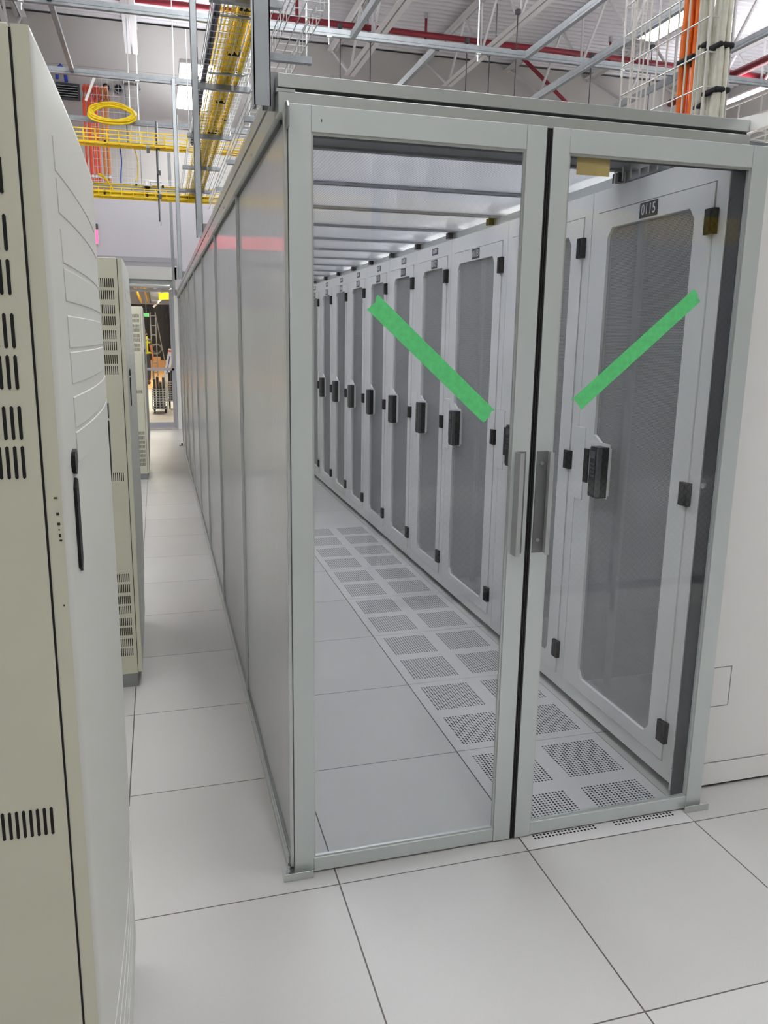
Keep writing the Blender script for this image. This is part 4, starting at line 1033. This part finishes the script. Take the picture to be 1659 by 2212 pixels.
# threaded rods that hang from the roof before the far wall
for i, (x, yy) in enumerate(((2.35, 10.2), (2.92, 10.6), (4.35, 10.2), (4.62, 9.0), (4.9, 10.6), (6.5, 10.2), (7.2, 9.6))):
    t = thing('hanger_rod', 'thin threaded hanger rod before the far wall, %s from the left' % ORD[i], 'hanger rod', (x, yy, 4.3), 'hanger rods before the far wall')
    MB().tube([(x, yy, 4.2), (x, yy, 6.1)], .0075, 6).build('rod', M['dkgrey'], t, off=t.location)
    MB().box((x-.03, yy-.03, 6.04), (x+.03, yy+.03, 6.10)).build('beam_clamp', M['dkgrey'], t, off=t.location)
# linear lights along the hall; left-aisle, rack and right-wall rows are unseen added fill
rows = (('added over the left aisle', -3.0, .40, (7.6, 4.5, 1.9, -2.6)), ('over the cold aisle', .32, .54, (11.9, 4.8, 2.1, -3.6)),
        ('added over the racks', 1.75, .40, (5.4, 2.7, 0.0)), ('right of the upright basket', 6.0, .34, (6.8, 3.7, .6, -2.5)), ('added by the right wall', 10.2, .40, (10.8, 7.7, 4.6, 1.5)))
for rowname, x, wd, yl in rows:
    for q, yy in enumerate(yl):
        t = thing('ceiling_light', 'long ceiling light %s, %s of its row from the far wall' % (rowname, ORD[q]), 'ceiling light', (x, yy, 5.5), 'linear ceiling lights')
        m = MB(); m.box((x-wd/2, yy-1.2, 5.515), (x+wd/2, yy+1.2, 5.57)); m.box((x-.05, yy-1.1, 5.57), (x+.05, yy+1.1, 5.62)); m.build('housing', M['housing'], t, off=t.location)
        MB().box((x-wd/2+.03, yy-1.17, 5.505), (x+wd/2-.03, yy+1.17, 5.515)).build('diffuser', M['lamp'], t, off=t.location)
        for sx in (-1, 1): MB().box((x+sx*wd*.3-.06, yy-1.1, 5.57), (x+sx*wd*.3+.06, yy+1.1, 5.575)).build('fill_uplight', M['fill_glow'], t, off=t.location)  # added uplight strips, fill for the deck and far wall
        for sy in (-.9, .9): MB().tube([(x, yy+sy, 5.62), (x, yy+sy, 6.95)], .004, 5).build('hanger_wire', M['galv'], t, off=t.location)

# ------------------------------------------------------------------ chain-link cage behind the camera (seen mirrored in the glass)
t = thing('chain_link_fence', 'chain-link cage fence on the near side, mirrored in the glass doors', 'fence', (2.4, -1.75, 0))
m = MB(); x0, x1, z0, z1 = .62, 5.2, .12, 2.7; s_ = .046; r_ = .0021
c = x0 - (z1-z0)
while c < x1:
    a = max(c, x0); b_ = min(c+(z1-z0), x1)
    if b_ > a:
        m.tube([(a, -1.752, z0+(a-c)), (b_, -1.752, z0+(b_-c))], r_, 4, cap=False)
        m.tube([(a, -1.748, z1-(a-c)), (b_, -1.748, z1-(b_-c))], r_, 4, cap=False)
    c += s_
m.build('wire_mesh', M['galv'], t, off=t.location)
for x in (.62, 2.1, 3.6, 5.2): MB().tube([(x, -1.75, 0), (x, -1.75, 2.75)], .025, 10).build('fence_post', M['galv'], t, off=t.location)
MB().tube([(.62, -1.75, 2.72), (5.2, -1.75, 2.72)], .02, 8).build('top_tube', M['galv'], t, off=t.location)
MB().box((.62, -1.77, .0), (5.2, -1.73, .11)).build('kick_board', M['rack'], t, off=t.location)
t = thing('backdrop_unit', 'low white unit added as bright backdrop behind the chain-link fence, mirrored in the glass', 'backdrop', (2.6, -2.3, 0))  # guessed pale unit, added so the mirrored fence shows against it
MB().box((.8, -2.6, .06), (4.6, -2.05, .62)).build('carcass', M['rack'], t, off=t.location, bevel=.004)
MB().box((.84, -2.56, 0), (4.56, -2.09, .06)).build('plinth', M['dkgrey'], t, off=t.location)
for xx in (.8, 2.07, 3.34): MB().box((xx+.01, -2.05, .08), (xx+1.25, -2.035, .60)).build('door', M['rack'], t, off=t.location)
t = thing('wire_basket_tray', 'yellow cable tray behind the chain-link fence, mirrored in the glass doors', 'cable tray', (3, -3.2, 2.7))
basket_mesh((.3, -3.4, 2.34), 'x', 6, .3, .15, .12, 4, .006).build('basket', M['yellow'], t, off=t.location)
MB().box((.3, -3.36, 2.35), (6.3, -3.14, 2.50)).build('cable_fill', M['yellowcable'], t, off=t.location)
for xx in (2.6, 4.2, 5.2): MB().tube([(xx, -3.25, 2.31), (xx, -3.25, 6.95)], .006, 6).build('rod', M['zinc'], t, off=t.location)

# ------------------------------------------------------------------ world and view
wd = bpy.data.worlds.new('world'); SC.world = wd; wd.use_nodes = True
wd.node_tree.nodes['Background'].inputs[0].default_value = (0.02, 0.02, 0.022, 1); wd.node_tree.nodes['Background'].inputs[1].default_value = 1.0
vs = SC.view_settings; vs.view_transform = 'Standard'; vs.look = 'None'; vs.gamma = 1.0; vs.use_curve_mapping = False; vs.exposure = 0.82
SC.cycles.use_adaptive_sampling = False
SC.cycles.max_bounces = 8; SC.cycles.diffuse_bounces = 4; SC.cycles.glossy_bounces = 3; SC.cycles.transmission_bounces = 6; SC.cycles.transparent_max_bounces = 16
SC.cycles.use_denoising = True; SC.cycles.use_light_tree = False
SC.cycles.sample_clamp_indirect = 60.0
SC.cycles.caustics_reflective = False; SC.cycles.caustics_refractive = True; SC.cycles.blur_glossy = 0.5
